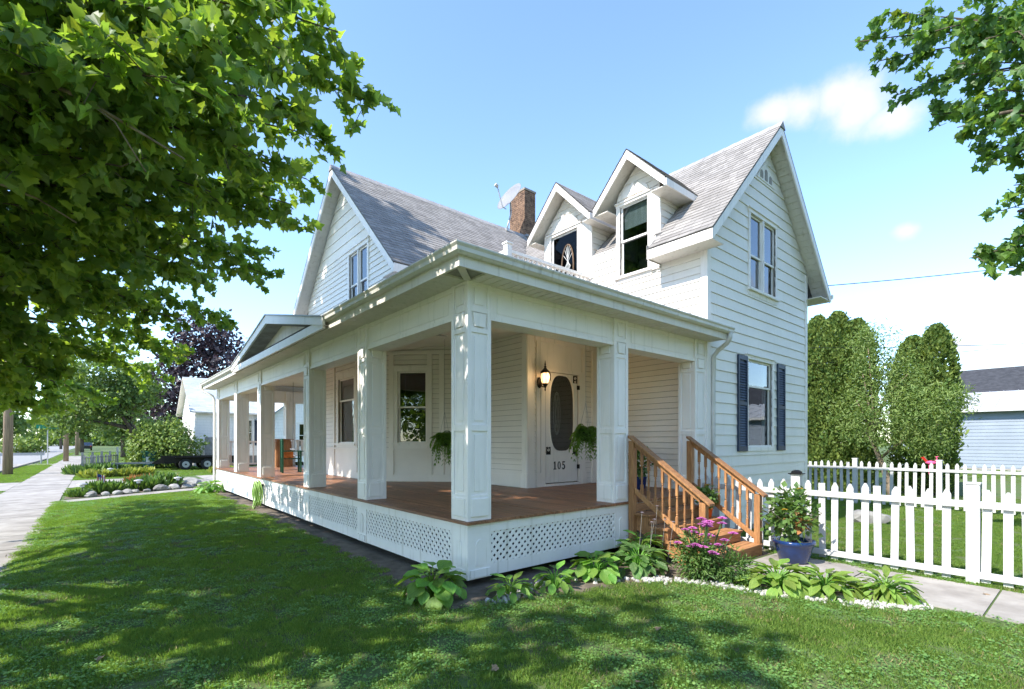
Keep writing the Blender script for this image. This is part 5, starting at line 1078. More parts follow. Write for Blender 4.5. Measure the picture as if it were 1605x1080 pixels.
mat('hosta_edge', (0.30, 0.36, 0.16), 0.4, 0.2, 9, 0.5, 26, obj_var=0.25, hue=0.01, transl=0.35, tcol=(1.6, 1.6, 0.8), c2=(0.07, 0.16, 0.035), stretch=(5, 0.3, 1), lo=.52, hi=.68)
hosta(-.46, -.02, 'broad leaved hosta at the porch corner with a yellowing lower leaf', .36, .32, 44, .86, ls=.20)
hosta(.22, -.50, 'small ragged hosta just right of the porch corner beside white gravel', .27, .20, 26, .60, ls=.17)
hosta(.82, -.58, 'small narrow leaved hosta in front of the lattice', .26, .22, 26, .55, ls=.17)
hosta(1.55, -.56, 'rounded leaf hosta spreading in front of the lattice panel', .34, .30, 38, .88, ls=.19)
hosta(2.25, -.72, 'cream edged hosta in the shade near the steps', .44, .32, 62, .66, m='hosta_edge', ls=.19)
hosta(2.72, -.42, 'dense dark hosta against the foot of the steps', .36, .40, 60, .48, ls=.20)
hosta(2.90, -2.20, 'sunlit yellow green hosta between the gravel edging and the walk', .44, .27, 74, .56, m='hosta_light', ls=.20)
hosta(3.15, -2.62, 'sunlit yellow green hosta spreading beside the concrete walk', .40, .25, 66, .56, m='hosta_light', ls=.19)
hosta(3.48, -3.12, 'narrow leaved lime green clump at the end of the bed by the walk', .32, .24, 90, .30, m='hosta_light', ls=.22)
hosta(-.35, 14.2, 'low leafy hosta at the far foot of the porch downspout', .50, .36, 60, .60, ls=.22)
# bare flower stalks of the hosta near the steps
# ------------------------------------------------------------------ pink flowers
PF = thing('flower_bush', 'leafy bush with pink blooms in front of the cedar steps', 'flowers', (2.68, -1.42, gz(2.7)))
bush(PF, (2.52, -1.40, .12), (.26, .28, .34), 1700, .070, 'plant', LONG); bush(PF, (2.72, -1.74, .02), (.26, .26, .24), 1100, .070, 'plant', LONG)
random.seed(11)
for i in range(27):
    p = (2.55+random.uniform(-.26, .40), -1.48+random.uniform(-.34, .26), .40+random.uniform(-.16, .22)); MB().tube([(p[0]*.4+2.55*.6, p[1]*.4-1.4*.6, .05), (p[0], p[1], p[2])], .005, 4).build('stem', 'plant', PF); blossom(PF, p, random.uniform(.055, .085), 'pink')
mat('faded', (.50, .42, .46), .8, .2, 20)
FS = thing('faded_flowers', 'thin stalks with pale faded flowers beside the stringer of the steps', 'flowers', (2.75, -.75, gz(2.7)))
for i in range(6):
    x, y = 2.5+random.uniform(0, .5), -.75+random.uniform(-.3, .25); t_ = (x+random.uniform(-.1, .1), y-.1, .45+random.uniform(0, .25)); MB().tube([(x, y, -.1), t_], .0025, 4).build('stalk', 'weathered', FS); blossom(FS, t_, .030, 'faded', petals=6)
# ------------------------------------------------------------------ blue planter
BP = thing('planter', 'glossy blue planter with a bushy plant in front of the picket fence', 'planter', (4.55, -1.78, gz(4.55)))
gp = gz(4.55)+.014
mb = MB().lathe([(.17, 0), (.20, .02), (.25, .20), (.275, .27), (.30, .29), (.295, .33), (.27, .33), (.25, .29)], (0, 0, 0), 22)
mb.v = [Vector((v_.x*.95+4.55, v_.y*.95-1.78, v_.z+gp)) for v_ in mb.v]; mb.build('pot', 'blue_glaze', BP, smooth=True)
MB().lathe([(.01, .28), (.24, .285)], (4.55, -1.78, gp), 16).build('potting_soil', 'soil', BP)
bush(BP, (4.55, -1.74, gp+.66), (.36, .36, .30), 520, .095, 'plant', DIAM); bush(BP, (4.58, -1.70, gp+.85), (.24, .24, .24), 220, .10, 'plant', DIAM)
bush(BP, (4.50, -1.85, gp+.60), (.14, .14, .12), 60, .09, 'orange_grass', DIAM, 'dead_leaves')
for i in range(9):
    a = i*.7; MB().tube([(4.55, -1.78, gp+.28), (4.55+.2*math.cos(a), -1.78+.2*math.sin(a), gp+.6), (4.55+.38*math.cos(a), -1.75+.38*math.sin(a), gp+.75)], .006, 4).build('stem', 'bark', BP)
for p in ((4.45, -1.9, .92), (4.75, -1.6, .82), (4.3, -1.75, .62)): blossom(BP, p, .05, 'yellow', petals=9)
# white gravel edging
pts = [(-.1, -.58), (.45, -.42), (1.2, -.36), (1.9, -.95), (2.3, -1.35), (2.55, -1.95), (2.75, -2.45), (2.95, -2.85), (3.2, -3.25), (3.55, -3.42)]
pos = []
for (a, b), w_ in zip(zip(pts, pts[1:]), (100, 60, 30, 90, 110, 130, 130, 110, 80)):
    for i in range(w_): t = random.random(); pos.append((a[0]+(b[0]-a[0])*t+random.gauss(0, .065), a[1]+(b[1]-a[1])*t+random.gauss(0, .065)))
gv = MB()
for x, y in pos:
    r_ = random.uniform(.012, .032); z = gz(x)+.006; o_ = [Vector((random.uniform(.7, 1.2)*r_*math.cos(k*1.257), random.uniform(.7, 1.2)*r_*math.sin(k*1.257), 0)) for k in range(5)]; c = Vector((x, y, z))
    gv.add([c+q for q in o_]+[c+q*.7+Vector((0, 0, r_*random.uniform(.7, 1.2))) for q in o_], [(0,1,6,5),(1,2,7,6),(2,3,8,7),(3,4,9,8),(4,0,5,9),(5,6,7,8,9)])
o = gv.build('white_gravel', 'white_stone', None, kind='stuff'); o['label'] = 'white gravel edging the planting bed'; o['category'] = 'gravel'
# ------------------------------------------------------------------ street-side garden bed
def rock(x, y, r_, label, m='stone', name='rock', group='rocks edging the garden bed'):
    bm = bmesh.new(); bmesh.ops.create_icosphere(bm, subdivisions=2, radius=1)
    s = Vector((random.uniform(.8, 1.4), random.uniform(.7, 1.1), random.uniform(.45, .7)))
    k = [Vector(rdir(1)[0]) for _ in range(6)]
    for v_ in bm.verts:
        for q in k:
            d = v_.co.dot(q)
            if d > .72: v_.co -= q*(d-.72)
        v_.co = Vector((v_.co.x*s.x, v_.co.y*s.y, v_.co.z*s.z))*r_
    me = bpy.data.meshes.new(name); bm.to_mesh(me); bm.free(); me.materials.append(MATS[m]); o = bpy.data.objects.new(name, me); col.objects.link(o)
    o.location = (x, y, gz(x)+r_*.28); o.rotation_euler = (0, 0, random.uniform(0, 6)); return tag(o, label, 'rock', group)
random.seed(21)
for i in range(13):
    t = i/12; rock(-3.3+t*3.3+random.uniform(-.1, .1), 15.05+t*2.0+random.uniform(-.12, .12), random.uniform(.13, .27), 'grey rock edging the garden bed along the concrete strip')
rock(-.6, 17.3, .42, 'large grey boulder in the garden bed', group=None); rock(-.1, 17.6, .34, 'pale boulder behind the edging rocks near the porch', group=None)
rock(10.6, -1.2, .36, 'grey boulder on the back lawn behind the white fence', group=None)
def tuft(name, x, y, r_, h, n, m, label, cat, group=None, ls=None):
    g = gz(x); T = thing(name, label, cat, (x, y, g), group); a = rng.random(n)*6.28; rr = np.sqrt(rng.random(n))*r_*.5
    p = np.stack([x+rr*np.cos(a), y+rr*np.sin(a), np.full(n, g)], 1); d = np.stack([np.cos(a)*.55, np.sin(a)*.55, np.full(n, 1.0)], 1)+rng.normal(size=(n,3))*.3
    leaf_obj('leaves', T, p, d, unit(np.stack([np.cos(a), np.sin(a), np.full(n, .6)], 1)), h*(.6+.5*rng.random(n)), LONG, m); return T
tuft('garden_plant', -3.0, 16.0, .7, .45, 240, 'plant', 'low green plant by the small flag in the garden bed', 'plant')
tuft('garden_plant', -1.9, 16.6, .8, .50, 260, 'plant', 'leafy green clump behind the edging rocks', 'plant')
tuft('garden_plant', -3.6, 15.3, .5, .25, 160, 'plant', 'grey green mat at the sidewalk end of the garden bed', 'plant')
tuft('ornamental_grass', -1.9, 18.0, .7, .50, 200, 'orange_grass', 'rusty orange ornamental grass in the garden bed', 'grass')
tuft('ornamental_grass', -1.2, 18.1, .6, .45, 160, 'orange_grass', 'paler orange grass clump nearer the boulders', 'grass')
tuft('garden_plant', -1.4, 17.3, .8, .55, 240, 'plant', 'tall green blades in front of the orange grass', 'plant')
for i, (x, y, lb) in enumerate([(-3.2, 25.6, 'yellow green plants at the sidewalk edge of the far bed'), (-2.2, 26.0, 'yellow flowering clump in the far bed beside the driveway'), (-1.5, 26.6, 'yellow leafy clump before the green bin'), (2.0, 26.4, 'yellow green clump beyond the driveway near the trailer'), (2.6, 26.9, 'lime green clump next to the trailer wheel')]):
    tuft('yellow_plant', x, y, 1.0, .42, 220, 'yellow_leaf', lb, 'plant')
for i, (x, y) in enumerate([(-3.7, 28.9), (-3.2, 30.4), (-2.8, 32)]): tuft('weeds', x, y, 1.2, .55, 220, 'plant', ['weeds at the near end of the weathered trellis fence', 'weeds along the middle of the weathered trellis fence', 'weeds at the far end of the weathered trellis fence'][i], 'weeds')
for i, (x, y, lb) in enumerate([(-3.55, 15.2, 'path light at the sidewalk end of the garden bed'), (-2.15, 15.9, 'path light between the rocks and the green clump'), (-1.0, 16.5, 'path light beside the large boulder'), (-2.7, 22.9+2.6, 'path light in the far yellow bed')]):
    g = gz(x); SLt = thing('path_light', lb, 'path light', (x, y, g), 'solar path lights'); MB().tube([(x, y, g), (x, y, g+.34)], .014, 6).build('stake', 'black_metal', SLt)
    MB().lathe([(.05, g+.30), (.055, g+.36), (.06, g+.38)], (x, y, 0), 10).build('lens', 'label_white', SLt); MB().lathe([(.13, g+.38), (.12, g+.40), (.03, g+.43)], (x, y, 0), 12).build('cap', 'grey_metal', SLt)
FL = thing('garden_flag', 'small striped flag on a stick in the garden bed', 'flag', (-3.2, 16.3, gz(0)))
MB().tube([(-3.2, 16.3, -.09), (-3.2, 16.3, .62)], .008, 5).build('stick', 'pole_wood', FL)
mat('flag_red', (.45, .06, .07), .8, .05); mat('flag_blue', (.03, .05, .2), .8, .05); mat('flag_white', (.7, .7, .7), .8, .03)
for i in range(7): MB().prism([(-3.19+i*.028, 16.3+.012*(i % 2), .55-i*.012), (-3.162+i*.028, 16.3+.012*((i+1) % 2), .54-i*.012), (-3.162+i*.028, 16.3+.012*((i+1) % 2), .22+i*.01), (-3.19+i*.028, 16.3+.012*(i % 2), .21+i*.01)], (0, .004, 0)).build('stripe', 'flag_red' if i % 2 == 0 else 'flag_white', FL)
MB().prism([(-3.19, 16.292, .552), (-3.09, 16.292, .512), (-3.09, 16.292, .42), (-3.19, 16.292, .44)], (0, -.004, 0)).build('canton', 'flag_blue', FL)
# weathered trellis fence
WF = thing('trellis_fence', 'low weathered grey picket trellis beside the sidewalk', 'fence', (-3.0, 31.5, gz(0)))
for i in range(5):
    t = i/4; MB().box(-3.75+t*1.55-.05, -3.75+t*1.55+.05, 28.6+t*6-.05, 28.6+t*6+.05, -.15, 1.05 if i < 4 else 1.25).build('post', 'weathered' if i < 4 else 'fence_white', WF)
wp = MB().box(-.04, .04, -.012, .012, 0, .85).mesh('picket', 'weathered')
for i in range(26): t = (i+.5)/26; put('picket', wp, WF, (-3.75+t*1.55, 28.6+t*6, -.0+.04*math.sin(i*1.7)), (random.uniform(-.05, .05), random.uniform(-.06, .06), R(75)))
for z in (.2, .75): MB().tube([(-3.75, 28.6, z), (-2.2, 34.6, z)], .03, 4).build('rail', 'weathered', WF)
# green bin
GB = thing('wheelie_bin', 'dark green wheeled rubbish bin with white sticker', 'bin', (-.75, 33.0, gz(0)))
gb = gz(0)
MB().hexa([(-1.0, 32.75, gb+.06), (-.5, 32.75, gb+.06), (-.5, 33.3, gb+.06), (-1.0, 33.3, gb+.06), (-1.08, 32.65, gb+1.0), (-.42, 32.65, gb+1.0), (-.42, 33.4, gb+1.0), (-1.08, 33.4, gb+1.0)]).build('body', 'bin_green', GB, bevel=.02)
MB().hexa([(-1.11, 32.60, gb+1.0), (-.39, 32.60, gb+1.0), (-.39, 33.45, gb+1.0), (-1.11, 33.45, gb+1.0), (-1.08, 32.62, gb+1.07), (-.42, 32.62, gb+1.07), (-.42, 33.42, gb+1.11), (-1.08, 33.42, gb+1.11)]).build('lid', 'bin_green', GB, bevel=.02)
MB().prism([(-.90, 32.70, gb+.3), (-.72, 32.70, gb+.3), (-.72, 32.67, gb+.75), (-.90, 32.67, gb+.75)], (0, -.006, 0)).build('sticker', 'label_white', GB)
for x in (-1.04, -.50): MB().tube([(x, 33.35, gb+.12), (x+.05, 33.35, gb+.12)], .12, 12).build('wheel', 'tyre', GB)
# trailer
TRL = thing('utility_trailer', 'black flatbed utility trailer with two wheels parked beside the shrub', 'trailer', (1.2, 30.9, gz(0)))
zt = .42
MB().box(-.2, 3.6, 30.4, 30.46, zt-.12, zt+.30).build('side_rail', 'black_metal', TRL); MB().box(-.2, 3.6, 32.0, 32.06, zt-.12, zt+.30).build('side_rail', 'black_metal', TRL); MB().box(-.2, 3.6, 30.46, 32.0, zt-.02, zt+.03).build('bed', 'weathered', TRL)
MB().prism([(-.2, 30.42, zt+.3), (-.75, 30.5, zt-.06), (-.75, 30.5, zt-.14), (-.2, 30.42, zt-.12)], (0, .06, 0)).build('tongue_brace', 'black_metal', TRL); MB().box(-2.6, -.2, 31.15, 31.27, zt-.12, zt-.02).build('tongue', 'weathered', TRL)
for x in (.85, 1.95):
    for y in (30.16, 32.08):
        wh = MB().tube([(x, y, .24), (x, y+.22, .24)], .335, 20).build('wheel', 'tyre', TRL, bevel=.03); MB().tube([(x, y-.006, .24), (x, y+.01, .24)], .19, 14).build('rim', 'grey_metal', wh); MB().tube([(x, y-.02, .24), (x, y+.0, .24)], .05, 10).build('hub', 'black_metal', wh)
MB().box(.35, 2.45, 30.12, 30.42, .64, .68).build('mudguard', 'black_metal', TRL)
MB().tube([(-2.3, 31.2, -.09), (-2.3, 31.2, zt-.05)], .03, 6).build('jack_stand', 'grey_metal', TRL)
# utility poles and wires
polesL = [(-6.65, 31.0, 10.5, .17), (-5.15, 51.3, 10, .16), (-5.0, 76, 10, .16), (-5.2, 104, 10, .16), (-5.4, 130, 10, .16)]
pl_lab = ['stout tan utility pole on the grass beside the sidewalk', 'grey utility pole past the street sign', 'leaning brown utility pole further down the sidewalk', 'distant utility pole near the parked car', 'farthest utility pole down the street']
for (x, y, h, r_), lb in zip(polesL, pl_lab):
    U = thing('utility_pole', lb, 'utility pole', (x, y, gz(0)), 'utility poles along the street'); MB().tube([(x, y, -.15), (x+.05, y, h*.5), (x+(.35 if y == 76 else .0), y, h)], [r_*1.15, r_, r_*.75], 10).build('pole', 'pole_wood', U, smooth=True)
    MB().box(x-1.1, x+1.1, y-.06, y+.06, h-.7, h-.58).build('cross_arm', 'pole_wood', U)
    for dx in (-.95, -.4, .4, .95): MB().lathe([(.03, h-.58), (.05, h-.52), (.03, h-.44)], (x+dx, y, 0), 8).build('insulator', 'grey_metal', U)
def wire(p0, p1, sag, label, r_=.012):
    p0, p1 = np.array(p0), np.array(p1); q = [tuple(p0+(p1-p0)*t-np.array([0, 0, sag*4*t*(1-t)])) for t in np.linspace(0, 1, 25)]
    return tag(MB().tube(q, r_, 4).build('overhead_wire', 'black_metal'), label, 'wire', 'overhead wires')
for i in range(4):
    a, b = polesL[i], polesL[i+1]
    for dx, nm in ((-.95, 'street'), (.95, 'house')): wire((a[0]+dx, a[1], a[2]-.44), (b[0]+dx, b[1], b[2]-.44), .5, ['first', 'second', 'third', 'last'][i]+' span of wire on the '+nm+' side of the utility poles', .02)
wire((10.3, 1.0, 5.6), (38, -16, 12.0), .7, 'thin service wire running from behind the gable up to the sky', .012)
wire((10.4, 6.0, 4.9), (52, -16, 9.0), .8, 'lower service wire above the evergreens', .014)
wire((17.6, 3.0, 4.6), (46, -16, 9.2), .5, 'pale wire crossing in front of the evergreens', .012)
# street sign, parked car
SG = thing('street_sign', 'green street name sign on a thin post beside the road', 'sign', (-5.9, 44.5, gz(0)))
MB().tube([(-5.9, 44.5, -.15), (-5.9, 44.5, 2.9)], .035, 8).build('post', 'grey_metal', SG); MB().box(-6.5, -5.3, 44.48, 44.52, 2.55, 2.80).build('name_plate', 'street_green', SG); MB().box(-5.92, -5.88, 43.95, 45.05, 2.82, 3.05).build('name_plate', 'street_green', SG)
BR = thing('guard_rail', 'low metal guard rail at the street corner', 'rail', (-7.6, 47, gz(0)))
for x in (-8.6, -6.4): MB().tube([(x, 47, -.1), (x, 47, .75)], .05, 6).build('post', 'grey_metal', BR)
MB().box(-8.8, -6.2, 46.94, 46.98, .55, .75).build('beam', 'grey_metal', BR)
CR = thing('parked_car', 'dark car parked at the far end of the sidewalk', 'car', (-4.6, 118, gz(0)))
cz_ = gz(0)
prof_ = [(-2.2, .35), (2.2, .35), (2.25, .75), (1.9, .95), (1.2, 1.0), (.7, 1.5), (-1.1, 1.52), (-1.9, 1.05), (-2.25, .95)]
MB().prism([(-5.5, 118+a, cz_+b) for a, b in prof_], (1.8, 0, 0)).build('body', 'car_paint', CR, bevel=.06)
MB().prism([(-5.35, 118-1.96, cz_+1.05), (-3.85, 118-1.96, cz_+1.05), (-3.95, 118-1.28, cz_+1.46), (-5.25, 118-1.28, cz_+1.46)], (0, -.03, 0)).build('rear_window', 'glass', CR)
for x in (-5.35, -3.95): MB().box(x-.1, x+.1, 118-2.28, 118-2.24, cz_+.75, cz_+.9).build('tail_light', 'red_flower', CR)
for y in (116.6, 119.4):
    for x in (-5.52, -4.0): MB().tube([(x, y, cz_+.33), (x+.24, y, cz_+.33)], .33, 14).build('wheel', 'tyre', CR)
# ------------------------------------------------------------------ neighbour's house
NB = thing('neighbour_house', 'small white neighbouring house with pale grey roof and navy shutters', 'house', (8, 40, 0))
nF = Fr((0, 36, 0), (1, 0, 0), (0, -1, 0)); nL = Fr((2.1, 0, 0), (0, 1, 0), (-1, 0, 0))
opn = [(4.5, 5.7, 1.35, 3.2), (9.0, 10.2, 1.35, 3.2)]
wall(NB, nF, lambda z: (2.1, 16), .55, 4.05, .20, opn, 'paint'); 
wall(NB, nL, lambda z: (36+max(0, (z-4.05)/.72*1.0), 42.6-max(0, (z-4.05)/.72)), .55, 6.2, .22, [], 'paint')
MB().box(2.15, 15.9, 36.05, 42.5, -.15, .56).build('foundation', 'concrete', NB)
for o_ in opn: window(NB, nF, *o_, .1, 1, .5, head=.1)
for a in (3.45, 5.85, 8.3, 10.35):
    MB().fbox(nF, a, a+.5, 1.3, 3.25, .02, .06).build('shutter', 'navy', NB)
nz_ = lambda y: 6.4-abs(y-39.3)*.72
R_ = MB(); addslab(R_, [(1.7, 35.5, nz_(35.5)), (16.4, 35.5, nz_(35.5)), (16.4, 39.3, 6.4), (1.7, 39.3, 6.4)], .08); addslab(R_, [(1.7, 39.3, 6.4), (16.4, 39.3, 6.4), (16.4, 43.1, nz_(43.1)), (1.7, 43.1, nz_(43.1))], .08)
R_ = R_.build('roof', 'paint', NB); shingles(R_, (1.68, 35.45, nz_(35.5)), (1, 0, 0), (0, 1, .72), 14.7, 4.72, .2, .5, 'nb_shingle')
nG = Fr((0, 33.2, 0), (1, 0, 0), (0, -1, 0))
wall(NB, nG, lambda z: (6.3+max(0, z-3.4)/.8, 12.7-max(0, z-3.4)/.8), .1, 5.8, .22, [(8.2, 9.3, 1.2, 2.9)], 'paint', breaks=(3.4,)); window(NB, nG, 8.2, 9.3, 1.2, 2.9, .1, 1, .5)
MB().box(6.3, 6.4, 33.3, 36, .1, 3.4).build('wing_side', 'paint', NB); MB().box(12.6, 12.7, 33.3, 36, .1, 3.4).build('wing_side', 'paint', NB)
R2 = MB(); addslab(R2, [(5.9, 32.8, 3.25), (9.5, 32.8, 6.1), (9.5, 39, 6.1), (5.9, 39, 3.25)], .08); addslab(R2, [(9.5, 32.8, 6.1), (13.1, 32.8, 3.25), (13.1, 39, 3.25), (9.5, 39, 6.1)], .08); R2.build('wing_roof', 'nb_roof', NB)
MB().prism([(2.55, 35.2, -.1), (3.4, 35.2, -.1), (3.4, 35.2, 1.9), (2.55, 35.2, 1.9)], (0, .08, 0)).build('gate_panel', 'weathered', NB)
# ------------------------------------------------------------------ garage and dark-roofed building
GA = thing('garage', 'long blue grey sided garage with white metal roof', 'garage', (36, -5, .1))
gF = Fr((34, 0, 0), (0, 1, 0), (-1, 0, 0)); g0 = gz(34)
wall(GA, gF, lambda z: (-22, 3.2), g0-.05, 3.35, .19, [], 'blue_grey_siding'); MB().box(34, 42, 3.1, 3.2, g0-.1, 3.4).build('end_wall', 'blue_grey_siding', GA)
GR_ = MB(); addslab(GR_, [(33.6, -22.4, 3.40), (33.6, 3.6, 3.40), (38, 3.6, 4.60), (38, -22.4, 4.60)], .06); addslab(GR_, [(38, -22.4, 4.60), (38, 3.6, 4.60), (42.4, 3.6, 3.4), (42.4, -22.4, 3.4)], .06); GR_ = GR_.build('roof', 'white_metal_roof', GA)
for i in range(43): y = -22.2+i*.6; MB().prism([(33.58, y, 3.40), (38, y, 4.60), (38, y, 4.63), (33.58, y, 3.43)], (0, .03, 0)).build('roof_seam', 'white_metal_roof', GR_)
MB().box(33.55, 33.62, -22.4, 3.6, 3.22, 3.36).build('fascia', 'fence_white', GA); MB().box(33.62, 34, -22.4, 3.6, 3.22, 3.24).build('eave_soffit', 'weathered', GA)
MB().box(33.98, 34.0, -22, 3.2, g0-.15, g0+.08).build('foundation', 'concrete', GA)
DB = thing('outbuilding', 'building with a dark shingle roof rising behind the white metal roof', 'building', (52, -8, .1))
MB().box(46, 58, -30, 6, 0, 5).build('wall', 'blue_grey_siding', DB); D_ = MB(); addslab(D_, [(45.4, -30.5, 5.0), (45.4, 6.5, 5.0), (52, 6.5, 7.5), (52, -30.5, 7.5)], .1); addslab(D_, [(52, -30.5, 7.5), (52, 6.5, 7.5), (58.6, 6.5, 5), (58.6, -30.5, 5)], .1); D_.build('roof', 'dark_roof', DB)
MB().prism([(46.05, 6.0, 5), (57.95, 6.0, 5), (52, 6.0, 7.3)], (0, -.1, 0)).build('gable', 'blue_grey_siding', DB)
# pink whirligig beyond the back fence
def pw(p): return Vector((17.2+(p[0]-17.2)*.62, -1.25+(p[1]+1.25)*.62, .92+(p[2]-.95)*.62))
PW = thing('whirligig', 'pink bird shaped garden whirligig on a stake behind the back fence', 'garden ornament', (17.2, -1.25, -.385))
MB().tube([(17.2, -1.25, -.4), (17.2, -1.25, .85)], .015, 6).build('stake', 'grey_metal', PW)
mb = MB().lathe([(.01, -.24), (.08, -.14), (.11, 0), (.09, .12), (.03, .22)], (0, 0, 0), 12); mb.v = [pw((17.2+v_.x, -1.25+v_.z, .95+v_.y)) for v_ in mb.v]; mb.build('body', 'hotpink', PW, smooth=True)
MB().tube([pw(q) for q in ((17.2, -1.40, 1.0), (17.2, -1.50, 1.16), (17.2, -1.46, 1.26), (17.2, -1.56, 1.28))], [.025, .016, .022, .008], 8).build('neck', 'hotpink', PW, smooth=True)
for s_ in (-1, 1): MB().prism([pw(q) for q in ((17.2, -1.15, 1.0), (17.2, -1.02, 1.0), (17.2+s_*.1, -.85, 1.22), (17.2+s_*.1, -.98, 1.26))], (.012, 0, 0)).build('wing', 'black_metal' if s_ > 0 else 'red_flower', PW)
for y in (-1.30, -1.20): MB().tube([(17.2, y, .86), (17.2, y, .55)], .008, 5).build('leg', 'hotpink', PW)
# ------------------------------------------------------------------ lawn: tufts of blades and clover scattered over the grass
def tuft_mesh(nm, n, h, w_, m, r_=.11, clover=0):
    a = rng.random(n)*6.28; rr = np.sqrt(rng.random(n))*r_; p = np.stack([rr*np.cos(a), rr*np.sin(a), np.zeros(n)], 1); b = rng.random(n)*6.28; ln = .25+.65*rng.random(n)
    d = np.stack([np.cos(b)*ln, np.sin(b)*ln, np.ones(n)], 1); T_ = ([(-w_,0,0),(w_,0,0),(w_*.7,.55,.04),(0,1,-.10),(-w_*.7,.55,.04)], [(0,1,2,3,4)])
    if clover: return leaves_mesh(nm, p+np.array([0,0,1])*(h*(.5+.5*rng.random(n)))[:,None], np.stack([np.cos(b), np.sin(b), .15*rng.normal(size=n)], 1), unit(np.array([0,0,1])+rng.normal(size=(n,3))*.3), w_*(.7+.6*rng.random(n)), ([(0,0,0),(.45,.35,.05),(.35,.85,.0),(0,1,-.05),(-.35,.85,0),(-.45,.35,.05)], [(0,1,2,3,4,5)]), m)
    return leaves_mesh(nm, p, d, unit(np.stack([-np.sin(b), np.cos(b), np.zeros(n)], 1)+rng.normal(size=(n,3))*.3), h*(.55+.6*rng.random(n)), T_, m)
hid = bpy.data.collections.new('tufts')
for i in range(4): hid.objects.link(bpy.data.objects.new('tuft_%d' % i, tuft_mesh('tuft', 150, .038, .055, 'grass')))
for i in range(2): hid.objects.link(bpy.data.objects.new('zclover_%d' % i, tuft_mesh('clover', 34, .034, .017, 'clover', clover=1)))
mat('dry_grass', (.34, .29, .13), .8, .2, 8)
hid.objects.link(bpy.data.objects.new('zzdry', tuft_mesh('dry', 26, .045, .05, 'dry_grass', r_=.09)))
def inpoly(x, y, P_):
    c = np.zeros(len(x), bool); j = len(P_)-1
    for i in range(len(P_)):
        xi, yi = P_[i]; xj, yj = P_[j]; c ^= ((yi > y) != (yj > y)) & (x < (xj-xi)*(y-yi)/(yj-yi+1e-12)+xi); j = i
    return c
def scatter(x0, x1, y0, y1, dens):
    n = int((x1-x0)*(y1-y0)*dens); return rng.uniform(x0, x1, n), rng.uniform(y0, y1, n)
BED = [(-.28, 15), (-.30, 6), (-.34, 1.5), (-.58, .3), (-.50, -.38), (.2, -.66), (1.0, -.9), (2.0, -1.0), (2.5, -1.55), (2.8, -2.3), (3.25, -3.4), (3.5, -3.6), (3.3, -6.7), (5.08, -6.7), (5.08, .1), (11, .1), (11, 11), (5, 11), (5, 15.4), (0, 15.4)]
DRV = [(-4.0, 19.2), (9, 21.2), (9, 25.1), (-4, 23.7)]; STRIP = [(-4.0, 13.5), (.45, 16.0), (.9, 18.1), (-.5, 18.7), (-4, 17.7)]; HEDG = [(1.9, 32.7), (16, 32.7), (16, 43), (1.9, 43)]
xs, ys = [], []
for reg in ((-3.99, 3.6, -6.5, 2.5, 130), (-3.99, 0, 2.5, 14.5, 100), (5.3, 16, -7, 2.5, 60), (16, 34, -14, 6, 22), (-4, 9, 14, 45, 26), (-7.1, -5.6, 24, 46, 34), (-9, -5.6, -5, 19, 26), (-6.6, -5.6, 46, 90, 12), (-4, 6, 45, 95, 8)):
    a, b = scatter(*reg); k = ~inpoly(a, b, BED) & ~inpoly(a, b, DRV) & ~inpoly(a, b, STRIP) & ~inpoly(a, b, HEDG); xs.append(a[k]); ys.append(b[k])
# ragged grass along the sidewalk edge and under the fence
a = rng.normal(-4.03, .035, 900); b = rng.uniform(-6, 14, 900); xs.append(a); ys.append(b)
a = rng.normal(5.16, .07, 420); b = rng.uniform(-6.5, -1.2, 420); xs.append(a); ys.append(b)
xs = np.concatenate(xs); ys = np.concatenate(ys); zs = np.array([gz(x) for x in xs])-.004
pm = bpy.data.meshes.new('lawn_grass'); pm.vertices.add(len(xs)); pm.vertices.foreach_set('co', np.stack([xs, ys, zs], 1).astype(np.float32).ravel())
at = pm.attributes.new('pick', 'INT', 'POINT'); pk = np.where(rng.random(len(xs)) < .56, rng.integers(0, 4, len(xs)), 4+rng.integers(0, 2, len(xs))); pk = np.where((ys > 14) | (xs > 6), rng.integers(0, 4, len(xs)), pk)
patch = np.sin(xs*2.1+1.3*np.sin(ys*1.7))*np.sin(ys*1.9+xs*.7); pk = np.where((patch < -.35) & (pk > 3), rng.integers(0, 4, len(xs)), pk); pk = np.where(rng.random(len(xs)) < .07+.10*(np.sin(xs*1.3+2)*np.sin(ys*.9) > .6), 6, pk); at.data.foreach_set('value', pk.astype(np.int32))
lg = bpy.data.objects.new('lawn_grass', pm); col.objects.link(lg); lg['kind'] = 'stuff'; lg['label'] = 'mown green lawn grass with patches of clover'; lg['category'] = 'grass'
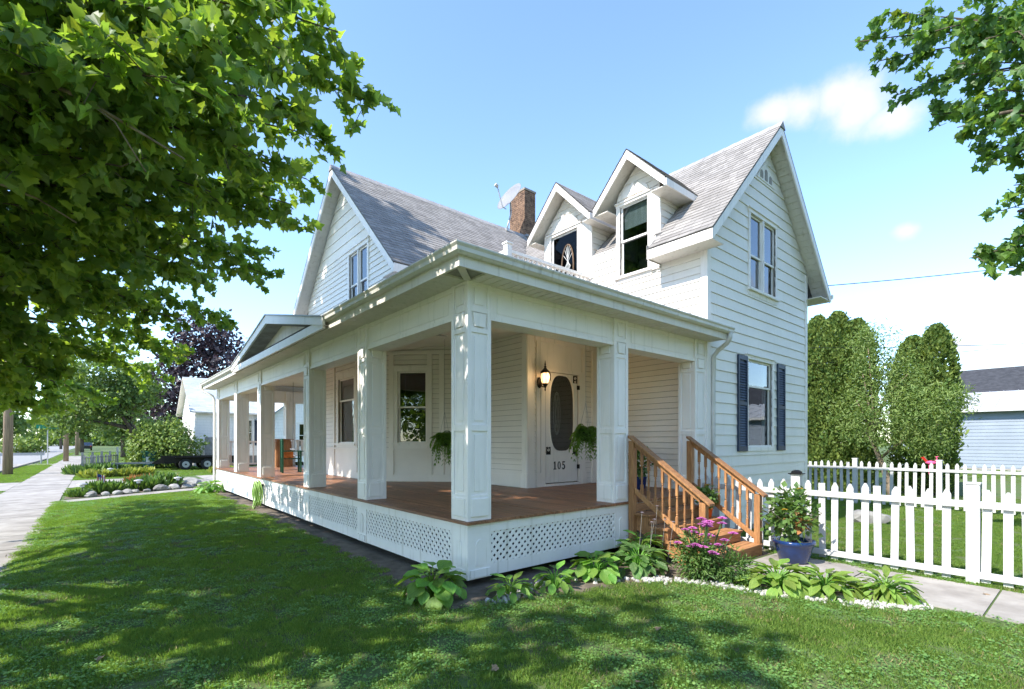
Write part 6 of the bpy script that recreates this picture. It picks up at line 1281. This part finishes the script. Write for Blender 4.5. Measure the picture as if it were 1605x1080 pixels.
ng = bpy.data.node_groups.new('scatter', 'GeometryNodeTree'); ng.interface.new_socket('Geometry', in_out='INPUT', socket_type='NodeSocketGeometry'); ng.interface.new_socket('Geometry', in_out='OUTPUT', socket_type='NodeSocketGeometry')
gi, go = ng.nodes.new('NodeGroupInput'), ng.nodes.new('NodeGroupOutput'); ci = ng.nodes.new('GeometryNodeCollectionInfo'); ci.inputs['Collection'].default_value = hid; ci.inputs['Separate Children'].default_value = True; ci.inputs['Reset Children'].default_value = True
ip = ng.nodes.new('GeometryNodeInstanceOnPoints'); ip.inputs['Pick Instance'].default_value = True; na = ng.nodes.new('GeometryNodeInputNamedAttribute'); na.data_type = 'INT'; na.inputs['Name'].default_value = 'pick'
rv = ng.nodes.new('FunctionNodeRandomValue'); rv.data_type = 'FLOAT_VECTOR'; rv.inputs[0].default_value = (-.12, -.12, 0); rv.inputs[1].default_value = (.12, .12, 6.283)
rs = ng.nodes.new('FunctionNodeRandomValue'); rs.data_type = 'FLOAT'; rs.inputs[2].default_value = .65; rs.inputs[3].default_value = 1.25
k_ = ng.links.new; k_(gi.outputs[0], ip.inputs['Points']); k_(ci.outputs[0], ip.inputs['Instance']); k_(na.outputs[0], ip.inputs['Instance Index']); k_(rv.outputs[0], ip.inputs['Rotation']); k_(rs.outputs[1], ip.inputs['Scale']); k_(ip.outputs[0], go.inputs[0])
md = lg.modifiers.new('scatter', 'NODES'); md.node_group = ng
# fallen leaves on the lawn and walk
fl = MB().add(*MAPLE).mesh('fallen_leaf', 'faded'); mat('dry_leaf', (.30, .20, .11), .8, .2, 10); fl.materials[0] = MATS['dry_leaf']
for i, (x, y) in enumerate([(-3.2, .3), (-1.9, 1.4), (.6, -2.1), (-.4, -2.6), (3.9, -3.3), (4.6, -3.8), (-1.0, -1.8)]):
    o = put('fallen_leaf', fl, None, (x, y, gz(x)+.04 if x < 3.5 else gz(x)+.022), (random.uniform(-.3, .3), random.uniform(-.3, .3), random.uniform(0, 6)), .06); tag(o, 'dry brown fallen leaf lying on the lawn' if x < 3.5 else 'dry brown fallen leaf lying on the front walk', 'leaf', 'fallen leaves')
